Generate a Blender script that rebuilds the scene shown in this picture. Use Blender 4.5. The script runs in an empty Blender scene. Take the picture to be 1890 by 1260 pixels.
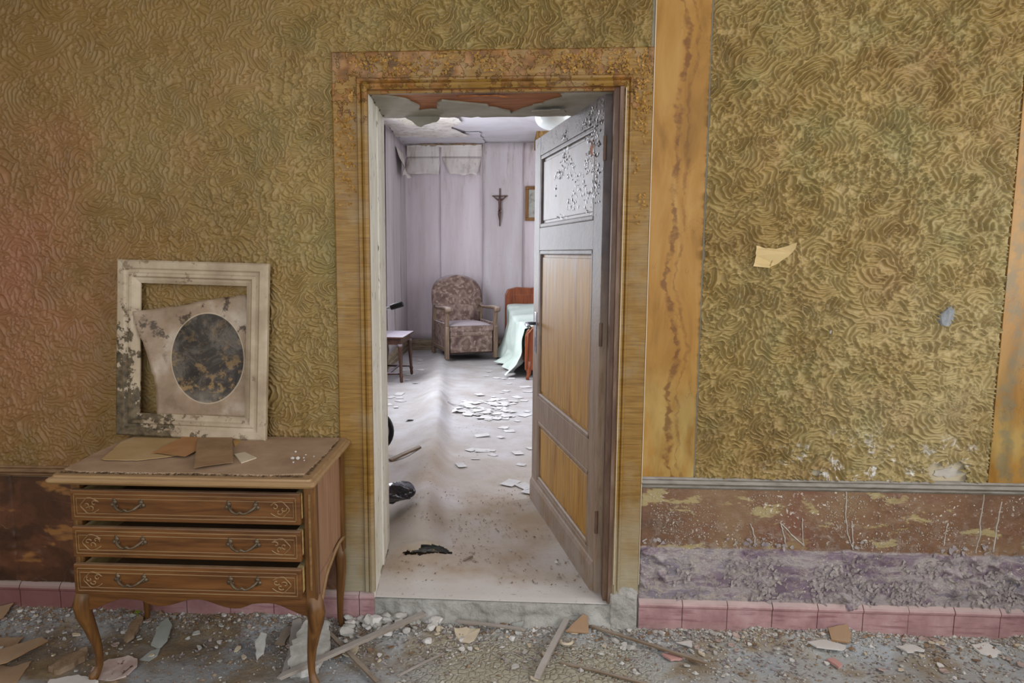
import bpy, bmesh, math, random
import numpy as np
from mathutils import Vector, Matrix, Euler

random.seed(7)
RNG = np.random.default_rng(11)
SC = bpy.context.scene
COL = SC.collection
R = math.radians

# ------------------------------------------------------------------ camera
cd = bpy.data.cameras.new('camera')
cam = bpy.data.objects.new('camera', cd)
COL.objects.link(cam)
cam.location = (0, -2.7, 1.475)
cam.rotation_euler = (R(90 - 7.03), 0, R(3.38))
cd.sensor_width = 36
cd.lens = 1324 / 1890 * 36
cd.shift_x = 85 / 1890
cd.clip_start = 0.05
SC.camera = cam

# ------------------------------------------------------------------ world, light, exposure
W = bpy.data.worlds.new('overcast_sky')
SC.world = W
W.use_nodes = True
W.node_tree.nodes['Background'].inputs[0].default_value = (0.72, 0.82, 1.0, 1)
W.node_tree.nodes['Background'].inputs[1].default_value = 1.0
SC.view_settings.view_transform = 'Standard'
SC.view_settings.look = 'None'
SC.view_settings.exposure = 0.06
SC.view_settings.gamma = 1.0
SC.view_settings.use_curve_mapping = False


def window_light(name, loc, rot, sx, sy, power, col):
    l = bpy.data.lights.new(name, 'AREA')
    l.shape = 'RECTANGLE'
    l.size = sx
    l.size_y = sy
    l.energy = power
    l.color = col
    o = bpy.data.objects.new(name, l)
    o.location = loc
    o.rotation_euler = rot
    COL.objects.link(o)
    return o


# daylight by the windows of the two rooms, plus an added bedroom fill
window_light('window_light_right', (2.56, -1.9, 1.75), (0, R(90), 0), 1.6, 2.2, 66, (1.0, 0.98, 0.95))
window_light('window_light_back', (-0.7, -4.55, 1.75), (R(90), 0, 0), 2.6, 1.7, 74, (0.93, 0.97, 1.0))
window_light('window_light_bedroom', (-1.40, 4.0, 1.75), (0, R(-90), 0), 1.6, 2.6, 118, (0.92, 0.95, 1.0))
window_light('fill_light_bedroom_right', (2.56, 2.6, 1.75), (0, R(90), 0), 1.6, 2.2, 50, (0.97, 0.97, 1.0))  # added fill from an unseen source, brightens left reveal and back wall


# ------------------------------------------------------------------ node helpers
def hexc(h):
    h = h.lstrip('#')
    c = [int(h[i:i + 2], 16) / 255 for i in (0, 2, 4)]
    return tuple((x / 12.92 if x <= 0.04045 else ((x + 0.055) / 1.055) ** 2.4) for x in c) + (1,)


class G:
    def __init__(s, name):
        s.m = bpy.data.materials.new(name)
        s.m.use_nodes = True
        s.t = s.m.node_tree
        s.b = s.t.nodes['Principled BSDF']
        s._geo = s._tc = None

    def n(s, t):
        return s.t.nodes.new(t)

    def put(s, sock, v):
        if v is None:
            return
        if isinstance(v, bpy.types.NodeSocket):
            s.t.links.new(v, sock)
        elif isinstance(v, str):
            sock.default_value = hexc(v)
        else:
            sock.default_value = v

    def pos(s, scale=(1, 1, 1), obj=False, loc=(0, 0, 0), rot=(0, 0, 0)):
        if obj:
            if s._tc is None:
                s._tc = s.n('ShaderNodeTexCoord')
            v = s._tc.outputs['Object']
        else:
            if s._geo is None:
                s._geo = s.n('ShaderNodeNewGeometry')
            v = s._geo.outputs['Position']
        mp = s.n('ShaderNodeMapping')
        mp.inputs['Scale'].default_value = scale
        mp.inputs['Location'].default_value = loc
        mp.inputs['Rotation'].default_value = rot
        s.t.links.new(v, mp.inputs[0])
        return mp.outputs[0]

    def normal_z(s):
        if s._geo is None:
            s._geo = s.n('ShaderNodeNewGeometry')
        return s.sep(s._geo.outputs['Normal'])[2]

    def sep(s, v):
        q = s.n('ShaderNodeSeparateXYZ')
        s.t.links.new(v, q.inputs[0])
        return q.outputs

    def noise(s, v, sc, det=4, ro=0.55, dist=0.0, col=False):
        q = s.n('ShaderNodeTexNoise')
        s.put(q.inputs['Vector'], v)
        q.inputs['Scale'].default_value = sc
        q.inputs['Detail'].default_value = det
        q.inputs['Roughness'].default_value = ro
        q.inputs['Distortion'].default_value = dist
        return q.outputs['Color' if col else 'Fac']

    def vor(s, v, sc, feat='F1', out='Distance', rnd=1.0):
        q = s.n('ShaderNodeTexVoronoi')
        q.feature = feat
        s.put(q.inputs['Vector'], v)
        q.inputs['Scale'].default_value = sc
        q.inputs['Randomness'].default_value = rnd
        return q.outputs[out]

    def wave(s, v, sc, dist=2, det=2, dsc=1, d='X', prof='SIN'):
        q = s.n('ShaderNodeTexWave')
        q.bands_direction = d
        q.wave_profile = prof
        s.put(q.inputs['Vector'], v)
        q.inputs['Scale'].default_value = sc
        q.inputs['Distortion'].default_value = dist
        q.inputs['Detail'].default_value = det
        q.inputs['Detail Scale'].default_value = dsc
        return q.outputs['Fac']

    def ramp(s, f, stops, ease='LINEAR'):
        q = s.n('ShaderNodeValToRGB')
        q.color_ramp.interpolation = ease
        el = q.color_ramp.elements
        while len(el) < len(stops):
            el.new(0.5)
        for e, (p, c) in zip(el, stops):
            e.position = p
            e.color = hexc(c) if isinstance(c, str) else c
        s.put(q.inputs[0], f)
        return q.outputs[0]

    def mix(s, f, a, b, mode='MIX'):
        q = s.n('ShaderNodeMix')
        q.data_type = 'RGBA'
        q.blend_type = mode
        s.put(q.inputs[0], f)
        s.put(q.inputs[6], a)
        s.put(q.inputs[7], b)
        return q.outputs[2]

    def math(s, op, a, b=None, clamp=False):
        q = s.n('ShaderNodeMath')
        q.operation = op
        q.use_clamp = clamp
        s.put(q.inputs[0], a)
        s.put(q.inputs[1], b)
        return q.outputs[0]

    def mr(s, v, a, b, c=0.0, d=1.0):
        q = s.n('ShaderNodeMapRange')
        s.put(q.inputs[0], v)
        for i, x in enumerate((a, b, c, d)):
            q.inputs[i + 1].default_value = x
        return q.outputs[0]

    def vadd(s, v, col, amt):
        q = s.n('ShaderNodeVectorMath')
        q.operation = 'MULTIPLY_ADD'
        s.put(q.inputs[0], col)
        q.inputs[1].default_value = (amt, amt, amt)
        s.put(q.inputs[2], v)
        return q.outputs[0]

    def bump(s, h, st=0.5, dist=0.01, nrm=None):
        q = s.n('ShaderNodeBump')
        q.inputs['Strength'].default_value = st
        q.inputs['Distance'].default_value = dist
        s.put(q.inputs['Height'], h)
        s.put(q.inputs['Normal'], nrm)
        return q.outputs[0]

    def out(s, col, rough=0.7, nrm=None, metal=0.0, spec=0.35, **kw):
        s.put(s.b.inputs['Base Color'], col)
        s.put(s.b.inputs['Roughness'], rough)
        s.put(s.b.inputs['Normal'], nrm)
        s.b.inputs['Metallic'].default_value = metal
        s.b.inputs['Specular IOR Level'].default_value = spec
        for k, v in kw.items():
            s.put(s.b.inputs[k.replace('_', ' ')], v)
        return s.m


def plain(name, cols, sc=8, stretch=(1, 1, 1), rough=0.75, bump=0.25, bsc=60, bd=0.003, dust=None, spec=0.3, metal=0.0,
          det=5, obj=True, speck=None):
    """a worn surface: noise over a few colours, fine relief, dust on faces that look up"""
    g = G(name)
    v = g.pos(stretch, obj=obj)
    f = g.noise(v, sc, det, 0.6, 0.3)
    k = len(cols)
    c = g.ramp(f, [(0.3 + 0.4 * i / max(k - 1, 1), cc) for i, cc in enumerate(cols)])
    f2 = g.noise(v, bsc, 3, 0.6)
    if speck:
        c = g.mix(g.mr(g.noise(v, speck[1], 2), speck[2], speck[2] + 0.06), c, speck[0])
    if dust:
        up = g.mr(g.normal_z(), 0.25, 0.9)
        up = g.math('MULTIPLY', up, g.mr(g.noise(v, 14, 4), 0.25, 0.6, dust[1] * 0.55, dust[1]))
        c = g.mix(up, c, dust[0])
    return g.out(c, rough, g.bump(f2, bump, bd), metal, spec)


# ------------------------------------------------------------------ mesh helpers
ORG = {}


def setp(o, label=None, cat=None, group=None, kind=None):
    if label:
        o['label'] = label
    if cat:
        o['category'] = cat
    if group:
        o['group'] = group
    if kind:
        o['kind'] = kind
    return o


def link(name, me, mat, parent=None, org=(0, 0, 0)):
    o = bpy.data.objects.new(name, me)
    COL.objects.link(o)
    if mat is not None:
        for m in (mat if isinstance(mat, (list, tuple)) else [mat]):
            me.materials.append(m)
    if parent is not None:
        o.parent = parent
        ORG[o.name] = ORG[parent.name]
    else:
        o.location = org
        ORG[o.name] = tuple(org)
    return o


def empty(name, loc, label=None, cat=None, group=None, kind=None):
    o = bpy.data.objects.new(name, None)
    o.empty_display_size = 0.1
    COL.objects.link(o)
    o.location = loc
    ORG[o.name] = tuple(loc)
    return setp(o, label, cat, group, kind)


def smoothstep(x, a, b):
    t = np.clip((x - a) / (b - a), 0, 1)
    return t * t * (3 - 2 * t)


class MB:
    def __init__(s):
        s.v = []
        s.f = []

    def add(s, vs, fs):
        b = len(s.v)
        s.v += [tuple(map(float, p)) for p in vs]
        s.f += [tuple(i + b for i in q) for q in fs]
        return s

    def box(s, x0, x1, y0, y1, z0, z1):
        vs = [(x, y, z) for z in (z0, z1) for x, y in ((x0, y0), (x1, y0), (x1, y1), (x0, y1))]
        return s.add(vs, [(3, 2, 1, 0), (4, 5, 6, 7), (0, 1, 5, 4), (1, 2, 6, 5), (2, 3, 7, 6), (3, 0, 4, 7)])

    def prism(s, poly, ax, a, b):
        """2-D polygon extruded along axis ax (the polygon holds the other two coordinates in order)"""
        def P(p, t):
            q = list(p)
            q.insert(ax, t)
            return q
        n = len(poly)
        ar = sum(poly[i][0] * poly[(i + 1) % n][1] - poly[(i + 1) % n][0] * poly[i][1] for i in range(n))
        if (ar > 0) == (ax == 1):
            poly = poly[::-1]
        vs = [P(p, a) for p in poly] + [P(p, b) for p in poly]
        fs = [tuple(range(n))[::-1], tuple(range(n, 2 * n))]
        fs += [(i, (i + 1) % n, n + (i + 1) % n, n + i) for i in range(n)]
        return s.add(vs, fs)

    def slab(s, poly, z, th, ax=0.0, ay=0.0, curl=0.0):
        n = len(poly)
        ar = sum(poly[i][0] * poly[(i + 1) % n][1] - poly[(i + 1) % n][0] * poly[i][1] for i in range(n))
        if ar < 0:
            poly = poly[::-1]
        cx = sum(p[0] for p in poly) / n
        cy = sum(p[1] for p in poly) / n
        rr = max(math.hypot(p[0] - cx, p[1] - cy) for p in poly)
        h = lambda p: z + ax * (p[0] - cx) + ay * (p[1] - cy) + curl * ((p[0] - cx) ** 2 + (p[1] - cy) ** 2) / rr ** 2
        lo = min(h(p) for p in poly) - z if (ax or ay) else 0
        vs = [(p[0], p[1], h(p) - lo) for p in poly] + [(p[0], p[1], h(p) - lo + th) for p in poly]
        c0 = len(vs)
        vs += [(cx, cy, z - lo), (cx, cy, z - lo + th)]
        fs = []
        for i in range(n):
            j = (i + 1) % n
            fs += [(j, i, c0), (n + i, n + j, c0 + 1), (i, j, n + j, n + i)]
        return s.add(vs, fs)

    def tube(s, pts, rad, n=8, squash=1.0):
        pts = [Vector(p) for p in pts]
        if not hasattr(rad, '__len__'):
            rad = [rad] * len(pts)
        vs = []
        up = Vector((0, 0, 1))
        pu = None
        for i, p in enumerate(pts):
            d = (pts[min(i + 1, len(pts) - 1)] - pts[max(i - 1, 0)]).normalized()
            if pu is None:
                a = up if abs(d.z) < 0.9 else Vector((0, 1, 0))
                u = d.cross(a).normalized()
            else:
                u = (pu - d * pu.dot(d)).normalized()
            pu = u
            w = d.cross(u).normalized()
            for k in range(n):
                t = 2 * math.pi * k / n
                vs.append(p + (u * math.cos(t) + w * math.sin(t) * squash) * rad[i])
        fs = []
        for i in range(len(pts) - 1):
            for k in range(n):
                fs.append((i * n + k, i * n + (k + 1) % n, (i + 1) * n + (k + 1) % n, (i + 1) * n + k))
        fs.append(tuple(range(n))[::-1])
        fs.append(tuple(range((len(pts) - 1) * n, len(pts) * n)))
        return s.add(vs, fs)

    def lathe(s, prof, c=(0, 0, 0), n=16, sx=1.0, sy=1.0):
        vs = []
        for r, z in prof:
            for k in range(n):
                t = 2 * math.pi * k / n
                vs.append((c[0] + r * math.cos(t) * sx, c[1] + r * math.sin(t) * sy, c[2] + z))
        fs = []
        for i in range(len(prof) - 1):
            for k in range(n):
                fs.append((i * n + k, i * n + (k + 1) % n, (i + 1) * n + (k + 1) % n, (i + 1) * n + k))
        fs.append(tuple(range(n))[::-1])
        fs.append(tuple(range((len(prof) - 1) * n, len(prof) * n)))
        return s.add(vs, fs)

    def grid(s, fn, us, vs_, flip=False):
        nu, nv = len(us), len(vs_)
        vs = [fn(u, v) for v in vs_ for u in us]
        fs = []
        for j in range(nv - 1):
            for i in range(nu - 1):
                q = (j * nu + i, j * nu + i + 1, (j + 1) * nu + i + 1, (j + 1) * nu + i)
                fs.append(q[::-1] if flip else q)
        return s.add(vs, fs)

    def xf(s, M):
        s.v = [tuple(M @ Vector(p)) for p in s.v]
        return s

    def build(s, name, mat, parent=None, smooth=False, bevel=0.0, org=None, solid=0.0, sub=0, keep=False):
        v = np.array(s.v, float)
        if parent is not None:
            o0 = np.array(ORG[parent.name]) if not keep else np.zeros(3)
        elif org is not None:
            o0 = np.array(org, float)
        else:
            lo, hi = v.min(0), v.max(0)
            o0 = np.array([(lo[0] + hi[0]) / 2, (lo[1] + hi[1]) / 2, lo[2]])
        me = bpy.data.meshes.new(name)
        me.from_pydata([tuple(p) for p in v - o0], [], s.f)
        if smooth:
            me.polygons.foreach_set('use_smooth', [True] * len(me.polygons))
        me.update()
        o = link(name, me, mat, parent, tuple(o0))
        if solid:
            md = o.modifiers.new('solid', 'SOLIDIFY')
            md.thickness = solid
            md.offset = 0
        if bevel:
            md = o.modifiers.new('bevel', 'BEVEL')
            md.width = bevel
            md.segments = 2
            md.limit_method = 'ANGLE'
            md.angle_limit = R(35)
        if sub:
            md = o.modifiers.new('sub', 'SUBSURF')
            md.levels = sub
            md.render_levels = sub
        return o


def big_grid(name, X, Y, Z, keep, mat, parent, smooth=True, flip=False):
    """dense grid from 2-D numpy arrays, faces where keep is true"""
    nv, nu = X.shape
    idx = np.arange(nv * nu).reshape(nv, nu)
    q = np.stack([idx[:-1, :-1], idx[:-1, 1:], idx[1:, 1:], idx[1:, :-1]], -1)
    if flip:
        q = q[..., ::-1]
    q = q[keep] if keep is not None else q.reshape(-1, 4)
    used = np.zeros(nv * nu, bool)
    used[q.ravel()] = True
    remap = np.cumsum(used) - 1
    co = np.stack([X, Y, Z], -1).reshape(-1, 3)[used]
    if parent is not None:
        co = co - np.array(ORG[parent.name])
    q = remap[q]
    me = bpy.data.meshes.new(name)
    me.vertices.add(len(co))
    me.vertices.foreach_set('co', co.astype(np.float32).ravel())
    me.loops.add(q.size)
    me.loops.foreach_set('vertex_index', q.astype(np.int32).ravel())
    me.polygons.add(len(q))
    me.polygons.foreach_set('loop_start', (np.arange(len(q)) * 4).astype(np.int32))
    me.polygons.foreach_set('use_smooth', np.full(len(q), smooth))
    me.update(calc_edges=True)
    me.validate()
    return link(name, me, mat, parent)


_LAT = np.random.default_rng(5).random((8, 256, 256))


def vn(x, y, s=0):
    """tileable value noise 0..1"""
    L = _LAT[s % 8]
    x = np.asarray(x, float)
    y = np.asarray(y, float)
    xi = np.floor(x).astype(int)
    yi = np.floor(y).astype(int)
    fx = x - xi
    fy = y - yi
    fx = fx * fx * (3 - 2 * fx)
    fy = fy * fy * (3 - 2 * fy)
    a = L[xi % 256, yi % 256]
    b = L[(xi + 1) % 256, yi % 256]
    c = L[xi % 256, (yi + 1) % 256]
    d = L[(xi + 1) % 256, (yi + 1) % 256]
    return (a * (1 - fx) + b * fx) * (1 - fy) + (c * (1 - fx) + d * fx) * fy


def fbm(x, y, s=0, o=4):
    t = 0
    a = 0.5
    for i in range(o):
        t = t + a * vn(x * 2 ** i + 13.7 * i, y * 2 ** i + 7.1 * i, s + i)
        a *= 0.5
    return t / (1 - 0.5 ** o)


def ragged(poly, amp, step=0.02, seed=0):
    r = random.Random(seed)
    out = []
    for i, p in enumerate(poly):
        q = poly[(i + 1) % len(poly)]
        L = math.hypot(q[0] - p[0], q[1] - p[1])
        n = max(1, int(L / step))
        for k in range(n):
            t = k / n
            a = amp if k else amp * 0.3
            out.append((p[0] + (q[0] - p[0]) * t + r.uniform(-a, a), p[1] + (q[1] - p[1]) * t + r.uniform(-a, a)))
    return out


def flakes(n, samp, U, V, N, size, curl, seed, thick=0.0):
    """curled paint flakes lifting from a surface; samp(r) gives a point on it"""
    r = random.Random(seed)
    mb = MB()
    U, V, N = Vector(U), Vector(V), Vector(N)
    for _ in range(n):
        c = Vector(samp(r))
        t = r.uniform(0, 2 * math.pi)
        a = U * math.cos(t) + V * math.sin(t)
        b = -U * math.sin(t) + V * math.cos(t)
        w = r.uniform(0.4, 1) * size
        l = r.uniform(0.6, 1.3) * size
        k = r.uniform(0.3, 1.0) * curl * l
        tw = r.uniform(-.4, .4)
        vs = []
        for j, s in enumerate((0, 0.5, 1.0)):
            ww = w * (0.6 if j == 2 else 1) * r.uniform(.7, 1.1)
            for i in (-0.5, 0.5):
                vs.append(c + a * (ww * i + r.uniform(-.1, .1) * w) + b * (l * s) + N * (0.0008 + k * s * s * (1 + tw * i)))
        mb.add(vs, [(0, 1, 3, 2), (2, 3, 5, 4)])
    return mb


def copy_tree(o, parent=None):
    c = o.copy()
    COL.objects.link(c)
    c.parent = parent
    ORG[c.name] = ORG.get(o.name, (0, 0, 0))
    for ch in list(o.children):
        copy_tree(ch, c)
    return c


# ------------------------------------------------------------------ materials
def m_stucco():
    g = G('comb_swirled_plaster')
    p = g.pos()
    x, y, z = g.sep(p)
    c = g.ramp(g.noise(p, 2.2, 5, 0.6, 0.6), [(0.3, '#83693a'), (0.45, '#957d49'), (0.56, '#9a8654'), (0.72, '#8a7040')])
    c = g.mix(g.mr(g.noise(g.pos(loc=(3, 1, 5)), 3.5, 6, 0.65), 0.5, 0.72, 0, 0.5), c, '#7b7f52')
    c = g.mix(g.mr(g.noise(g.pos(loc=(8, 2, 1)), 5, 5, 0.65), 0.55, 0.72, 0, 0.6), c, '#a3884f')
    # the left of the wall turns darker and browner, with a pink stain
    lf = g.math('ADD', g.mr(x, -0.2, -1.7), g.mr(g.noise(p, 1.6, 4), 0.3, 0.7, -0.25, 0.25), True)
    c = g.mix(g.math('MULTIPLY', lf, 0.75), c, g.ramp(g.noise(p, 4, 5), [(0.35, '#70502a'), (0.65, '#866336')]))
    dx = g.math('MULTIPLY', g.math('ADD', x, 2.0), 1.5)
    dz = g.math('MULTIPLY', g.math('ADD', z, -1.35), 1.15)
    d = g.math('SQRT', g.math('ADD', g.math('POWER', dx, 2), g.math('POWER', dz, 2)))
    pk = g.math('ADD', g.mr(d, 0.1, 1.0, 0.75, 0), g.mr(g.noise(p, 4, 5), 0.35, 0.7, -0.25, 0.2), True)
    c = g.mix(pk, c, '#936048')
    # pale dusty bloom low on the right side, white plaster where the skin has gone
    lo = g.math('MULTIPLY', g.mr(x, 0.7, 1.8), g.mr(z, 2.3, 1.0))
    c = g.mix(g.math('MULTIPLY', lo, g.mr(g.noise(p, 3, 4), 0.3, 0.65, 0.1, 0.5)), c, '#b7ab84')
    wh = g.math('MULTIPLY', g.mr(z, 0.86, 0.66), g.mr(x, 0.9, 1.15))
    wh = g.math('MULTIPLY', wh, g.mr(g.noise(p, 22, 5, 0.7), 0.56, 0.62))
    c = g.mix(wh, c, '#d8d6d2')
    br = g.math('MULTIPLY', g.mr(z, 2.1, 2.45), 0.35)
    c = g.mix(br, c, '#7d622c')
    nb = g.bump(g.noise(p, 260, 3), 0.25, 0.0015)
    return g.out(c, 0.52, nb, 0, 0.4)


def m_casing():
    g = G('grained_ochre_paint')
    p = g.pos()
    x, y, z = g.sep(p)
    grain = g.noise(g.pos((7, 7, 120)), 1.0, 4, 0.65, 0.8)
    c = g.ramp(grain, [(0.3, '#70501b'), (0.5, '#8a672a'), (0.7, '#997739')])
    c = g.mix(g.mr(g.noise(p, 5, 4), 0.45, 0.7, 0, 0.5), c, '#7b5a24')
    # paint gone near the head of the frame: red-brown undercoat with shapes of its own
    pe = g.math('ADD', g.noise(g.pos(loc=(2, 0, 4)), 26, 5, 0.62), g.mr(z, 1.7, 2.1, -0.3, 0.02))
    pm = g.mr(pe, 0.50, 0.53)
    c = g.mix(g.math('MULTIPLY', pm, 0.75), c, g.ramp(g.noise(p, 18, 3), [(0.35, '#4a2d10'), (0.5, '#7a4d1c'), (0.65, '#a06a30')]))
    # mould and lime dust at the foot
    du = g.math('ADD', g.mr(z, 0.62, 0.16, 0.0, 0.9), g.mr(g.noise(p, 9, 5), 0.3, 0.7, -0.3, 0.3), True)
    c = g.mix(g.math('MULTIPLY', du, 0.75), c, '#a8a38e')
    h = g.math('ADD', g.math('MULTIPLY', pm, -0.9), g.math('MULTIPLY', grain, 0.25))
    return g.out(c, 0.5, g.bump(h, 0.9, 0.006), 0, 0.4)


def m_marble_yellow():
    g = G('marbled_yellow_paint')
    p = g.pos()
    x, y, z = g.sep(p)
    c = g.ramp(g.noise(g.pos((6, 6, 1.4)), 1.6, 5, 0.6, 0.8), [(0.3, '#7d581f'), (0.5, '#9b7030'), (0.68, '#a78043')])
    c = g.mix(g.math('MULTIPLY', g.mr(z, 1.2, 0.65), g.mr(g.noise(g.pos((5, 5, 2)), 2, 4), 0.4, 0.6, 0, 0.7)), c, '#b3a063')
    w = g.math('MULTIPLY', g.math('SUBTRACT', g.noise(g.pos((0.01, 0.01, 1), loc=(5, 0, 3)), 2.6, 5, 0.62), 0.5), 0.24)
    for off, wd, st in ((0.605, 0.008, 0.7), (0.64, 0.004, 0.4), (1.83, 0.016, .6), (1.9, .009, .5)):
        d = g.math('ABSOLUTE', g.math('SUBTRACT', g.math('SUBTRACT', x, w), off))
        thick = g.mr(g.noise(g.pos((3, 3, 7), loc=(off * 9, 0, 0)), 2.4, 5, .65), 0.35, 0.7, 0.12, 2.2)
        k = g.mr(g.math('DIVIDE', d, thick), wd * .8, wd * 1.7, st, 0)
        k = g.math('MULTIPLY', k, g.mr(g.noise(g.pos((6, 6, 9), loc=(off * 5, 0, 2)), 2.5, 5, .7), .38, .56, .1, 1))
        c = g.mix(k, c, '#5d3416' if off < 1 else '#6d6a55')
    cr = g.math('MULTIPLY', g.mr(g.vor(g.vadd(g.pos((1, 1, .5)), g.noise(p, 12, 3, col=True), .08), 34, 'DISTANCE_TO_EDGE'), 0, 0.02, 1, 0), g.mr(g.noise(p, 6, 3), 0.52, 0.6))
    c = g.mix(g.math('MULTIPLY', cr, 0.6), c, '#57401b')
    return g.out(c, 0.42, g.bump(g.noise(p, 120, 3), 0.12, 0.002), 0, 0.4)


def m_dado(right):
    g = G('marbled_dado_brown' if right else 'marbled_dado_dark')
    p = g.pos()
    x, y, z = g.sep(p)
    wv = g.vadd(g.pos((1, 1, 2.0), rot=(0, 0.5, 0)), g.noise(p, 5, 4, col=True), 0.35)
    if right:
        c = g.ramp(g.noise(wv, 2.5, 5, 0.6, 0.4), [(0.32, '#5f4534'), (0.5, '#755640'), (0.66, '#80664c')])
        vein = g.mr(g.noise(g.vadd(g.pos((1.5, 1, 4.5), rot=(0, 0.42, 0), loc=(2, 0, 1)), g.noise(p, 7, 3, col=True), .3), 2.6, 5, 0.65), 0.57, 0.60)
        c = g.mix(g.math('MULTIPLY', vein, 0.85), c, '#a39468')
        rd = g.mr(g.noise(g.pos(loc=(7, 3, 3)), 4, 4), 0.55, 0.68, 0, 0.6)
        c = g.mix(rd, c, '#6e4236')
        # purple-grey lower band, split from the upper by a painted line
        low = g.mr(g.math('ADD', z, g.mr(g.noise(p, 12, 3), 0.3, 0.7, -0.006, 0.006)), 0.352, 0.344)
        pc = g.ramp(g.noise(g.vadd(g.pos((2, 2, 7)), g.noise(p, 6, 4, col=True), 0.6), 2.2, 5, 0.65, 0.6), [(0.3, '#5c4a5a'), (0.43, '#7d6c78'), (0.53, '#a39a98'), (0.62, '#7b7480'), (0.74, '#8d7f7c')])
        c = g.mix(low, c, pc)
        sp = g.math('MULTIPLY', g.mr(g.noise(p, 90, 3), 0.62, 0.66), g.mr(g.noise(g.pos(loc=(1, 1, 9)), 7, 4), 0.45, 0.6))
        c = g.mix(sp, c, '#cfc7bb')
        wear = g.math('MULTIPLY', g.mr(g.noise(p, 30, 5, 0.7), 0.5, 0.58), g.mr(z, 0.5, 0.2, 0.1, 0.8))
        c = g.mix(g.math('MULTIPLY', wear, 0.7), c, '#a89d92')
        h = g.math('ADD', g.math('MULTIPLY', wear, 1.2), g.noise(p, 60, 4))
        return g.out(c, 0.55, g.bump(h, 0.55, 0.005), 0, 0.4)
    c = g.ramp(g.noise(wv, 3, 5, 0.65, 0.5), [(0.3, '#33241a'), (0.48, '#4d3020'), (0.6, '#653f2c'), (0.72, '#40301f')])
    vein = g.mr(g.noise(g.vadd(g.pos((1.5, 1, 4.5), rot=(0, -0.35, 0), loc=(1, 0, 3)), g.noise(p, 7, 3, col=True), .3), 1.9, 4, 0.6), 0.575, 0.63)
    c = g.mix(g.math('MULTIPLY', vein, 0.85), c, '#97693a')
    cr = g.mr(g.vor(g.vadd(p, g.noise(p, 9, 3, col=True), .12), 9, 'DISTANCE_TO_EDGE'), 0, 0.012, 1, 0)
    c = g.mix(g.math('MULTIPLY', cr, g.mr(g.noise(p, 5, 2), 0.5, 0.6, 0, 0.7)), c, '#8b7a58')
    c = g.mix(g.math('MULTIPLY', g.mr(x, -1.3, -0.7), 0.4), c, '#86604a')
    return g.out(c, 0.42, g.bump(g.noise(p, 60, 4), 0.2, 0.003), 0, 0.45)


def m_tile():
    g = G('red_skirting_tile')
    p = g.pos()
    x, y, z = g.sep(p)
    c = g.ramp(g.noise(p, 9, 5, 0.65), [(0.3, '#957073'), (0.5, '#ac8688'), (0.7, '#bc9b9d')])
    c = g.mix(g.math('MULTIPLY', g.mr(x, -0.6, -1.7), 0.75), c, '#6c3a33')
    streak = g.mr(g.noise(g.pos((8, 8, 60)), 1, 4), 0.55, 0.68, 0, 0.6)
    c = g.mix(streak, c, '#7e5257')
    up = g.math('MULTIPLY', g.mr(g.normal_z(), 0.3, 0.9), 0.8)
    c = g.mix(up, c, '#b7aaa4')
    d = g.math('MULTIPLY', g.mr(z, 0.05, 0.0), g.mr(g.noise(p, 20, 4), 0.35, 0.65))
    c = g.mix(g.math('MULTIPLY', d, 0.7), c, '#a09685')
    return g.out(c, 0.55, g.bump(g.noise(p, 45, 4), 0.25, 0.003), 0, 0.4)


def m_floor():
    g = G('dirty_screed')
    p = g.pos()
    x, y, z = g.sep(p)
    c = g.ramp(g.noise(p, 5, 6, 0.65, 0.3), [(0.3, '#87775f'), (0.45, '#999183'), (0.55, '#a8aaaa'), (0.7, '#9d9a92')])
    wm = g.math('ADD', g.mr(x, -0.3, -1.4), g.mr(g.noise(p, 4, 5), 0.3, 0.7, -0.45, 0.45), True)
    c = g.mix(g.math('MULTIPLY', wm, 0.8), c, g.ramp(g.noise(p, 16, 5), [(0.35, '#5c4527'), (0.65, '#86704e')]))
    bl = g.mr(g.noise(g.pos(loc=(4, 4, 0)), 3.2, 3), 0.5, 0.6)
    c = g.mix(g.math('MULTIPLY', bl, 0.6), c, '#9fa6ad')
    cl = g.math('MULTIPLY', g.mr(g.math('ABSOLUTE', g.math('ADD', x, -0.1)), 0.5, 0.3), g.mr(y, -0.09, -0.16))
    crack = g.mr(g.vor(g.vadd(p, g.noise(p, 30, 2, col=True), 0.01), 42, 'DISTANCE_TO_EDGE'), 0.0, 0.16)
    c = g.mix(g.math('MULTIPLY', cl, 0.85), c, '#aba591')
    h = g.math('ADD', g.math('MULTIPLY', g.math('MULTIPLY', crack, cl), 1.4), g.noise(p, 70, 5, 0.65))
    return g.out(c, 0.8, g.bump(h, 0.7, 0.007), 0, 0.25)


def m_lino():
    g = G('dusty_linoleum')
    p = g.pos()
    x, y, z = g.sep(p)
    c = g.ramp(g.noise(p, 2.4, 6, 0.62, 0.4), [(0.3, '#a39686'), (0.5, '#b6acA0'), (0.7, '#beb9b8')])
    br = g.mr(g.noise(g.pos((1, .8, 1), loc=(6, 3, 0)), 1.7, 5, 0.6), 0.5, 0.66, 0, 0.7)
    c = g.mix(br, c, '#9b8467')
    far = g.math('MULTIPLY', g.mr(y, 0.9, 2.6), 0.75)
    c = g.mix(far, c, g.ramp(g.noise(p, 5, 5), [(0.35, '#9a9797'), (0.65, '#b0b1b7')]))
    wd_ = g.math('MULTIPLY', g.mr(g.math('ADD', y, g.mr(g.noise(p, 3, 4), .3, .7, -.12, .12)), .22, .05), .75)
    c = g.mix(wd_, c, '#c9c5c2')
    sp = g.mr(g.noise(p, 55, 4, 0.7), 0.62, 0.67)
    c = g.mix(g.math('MULTIPLY', sp, 0.55), c, '#7a6a55')
    return g.out(c, 0.75, g.bump(g.noise(p, 80, 4), 0.25, 0.003), 0, 0.3)


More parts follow.
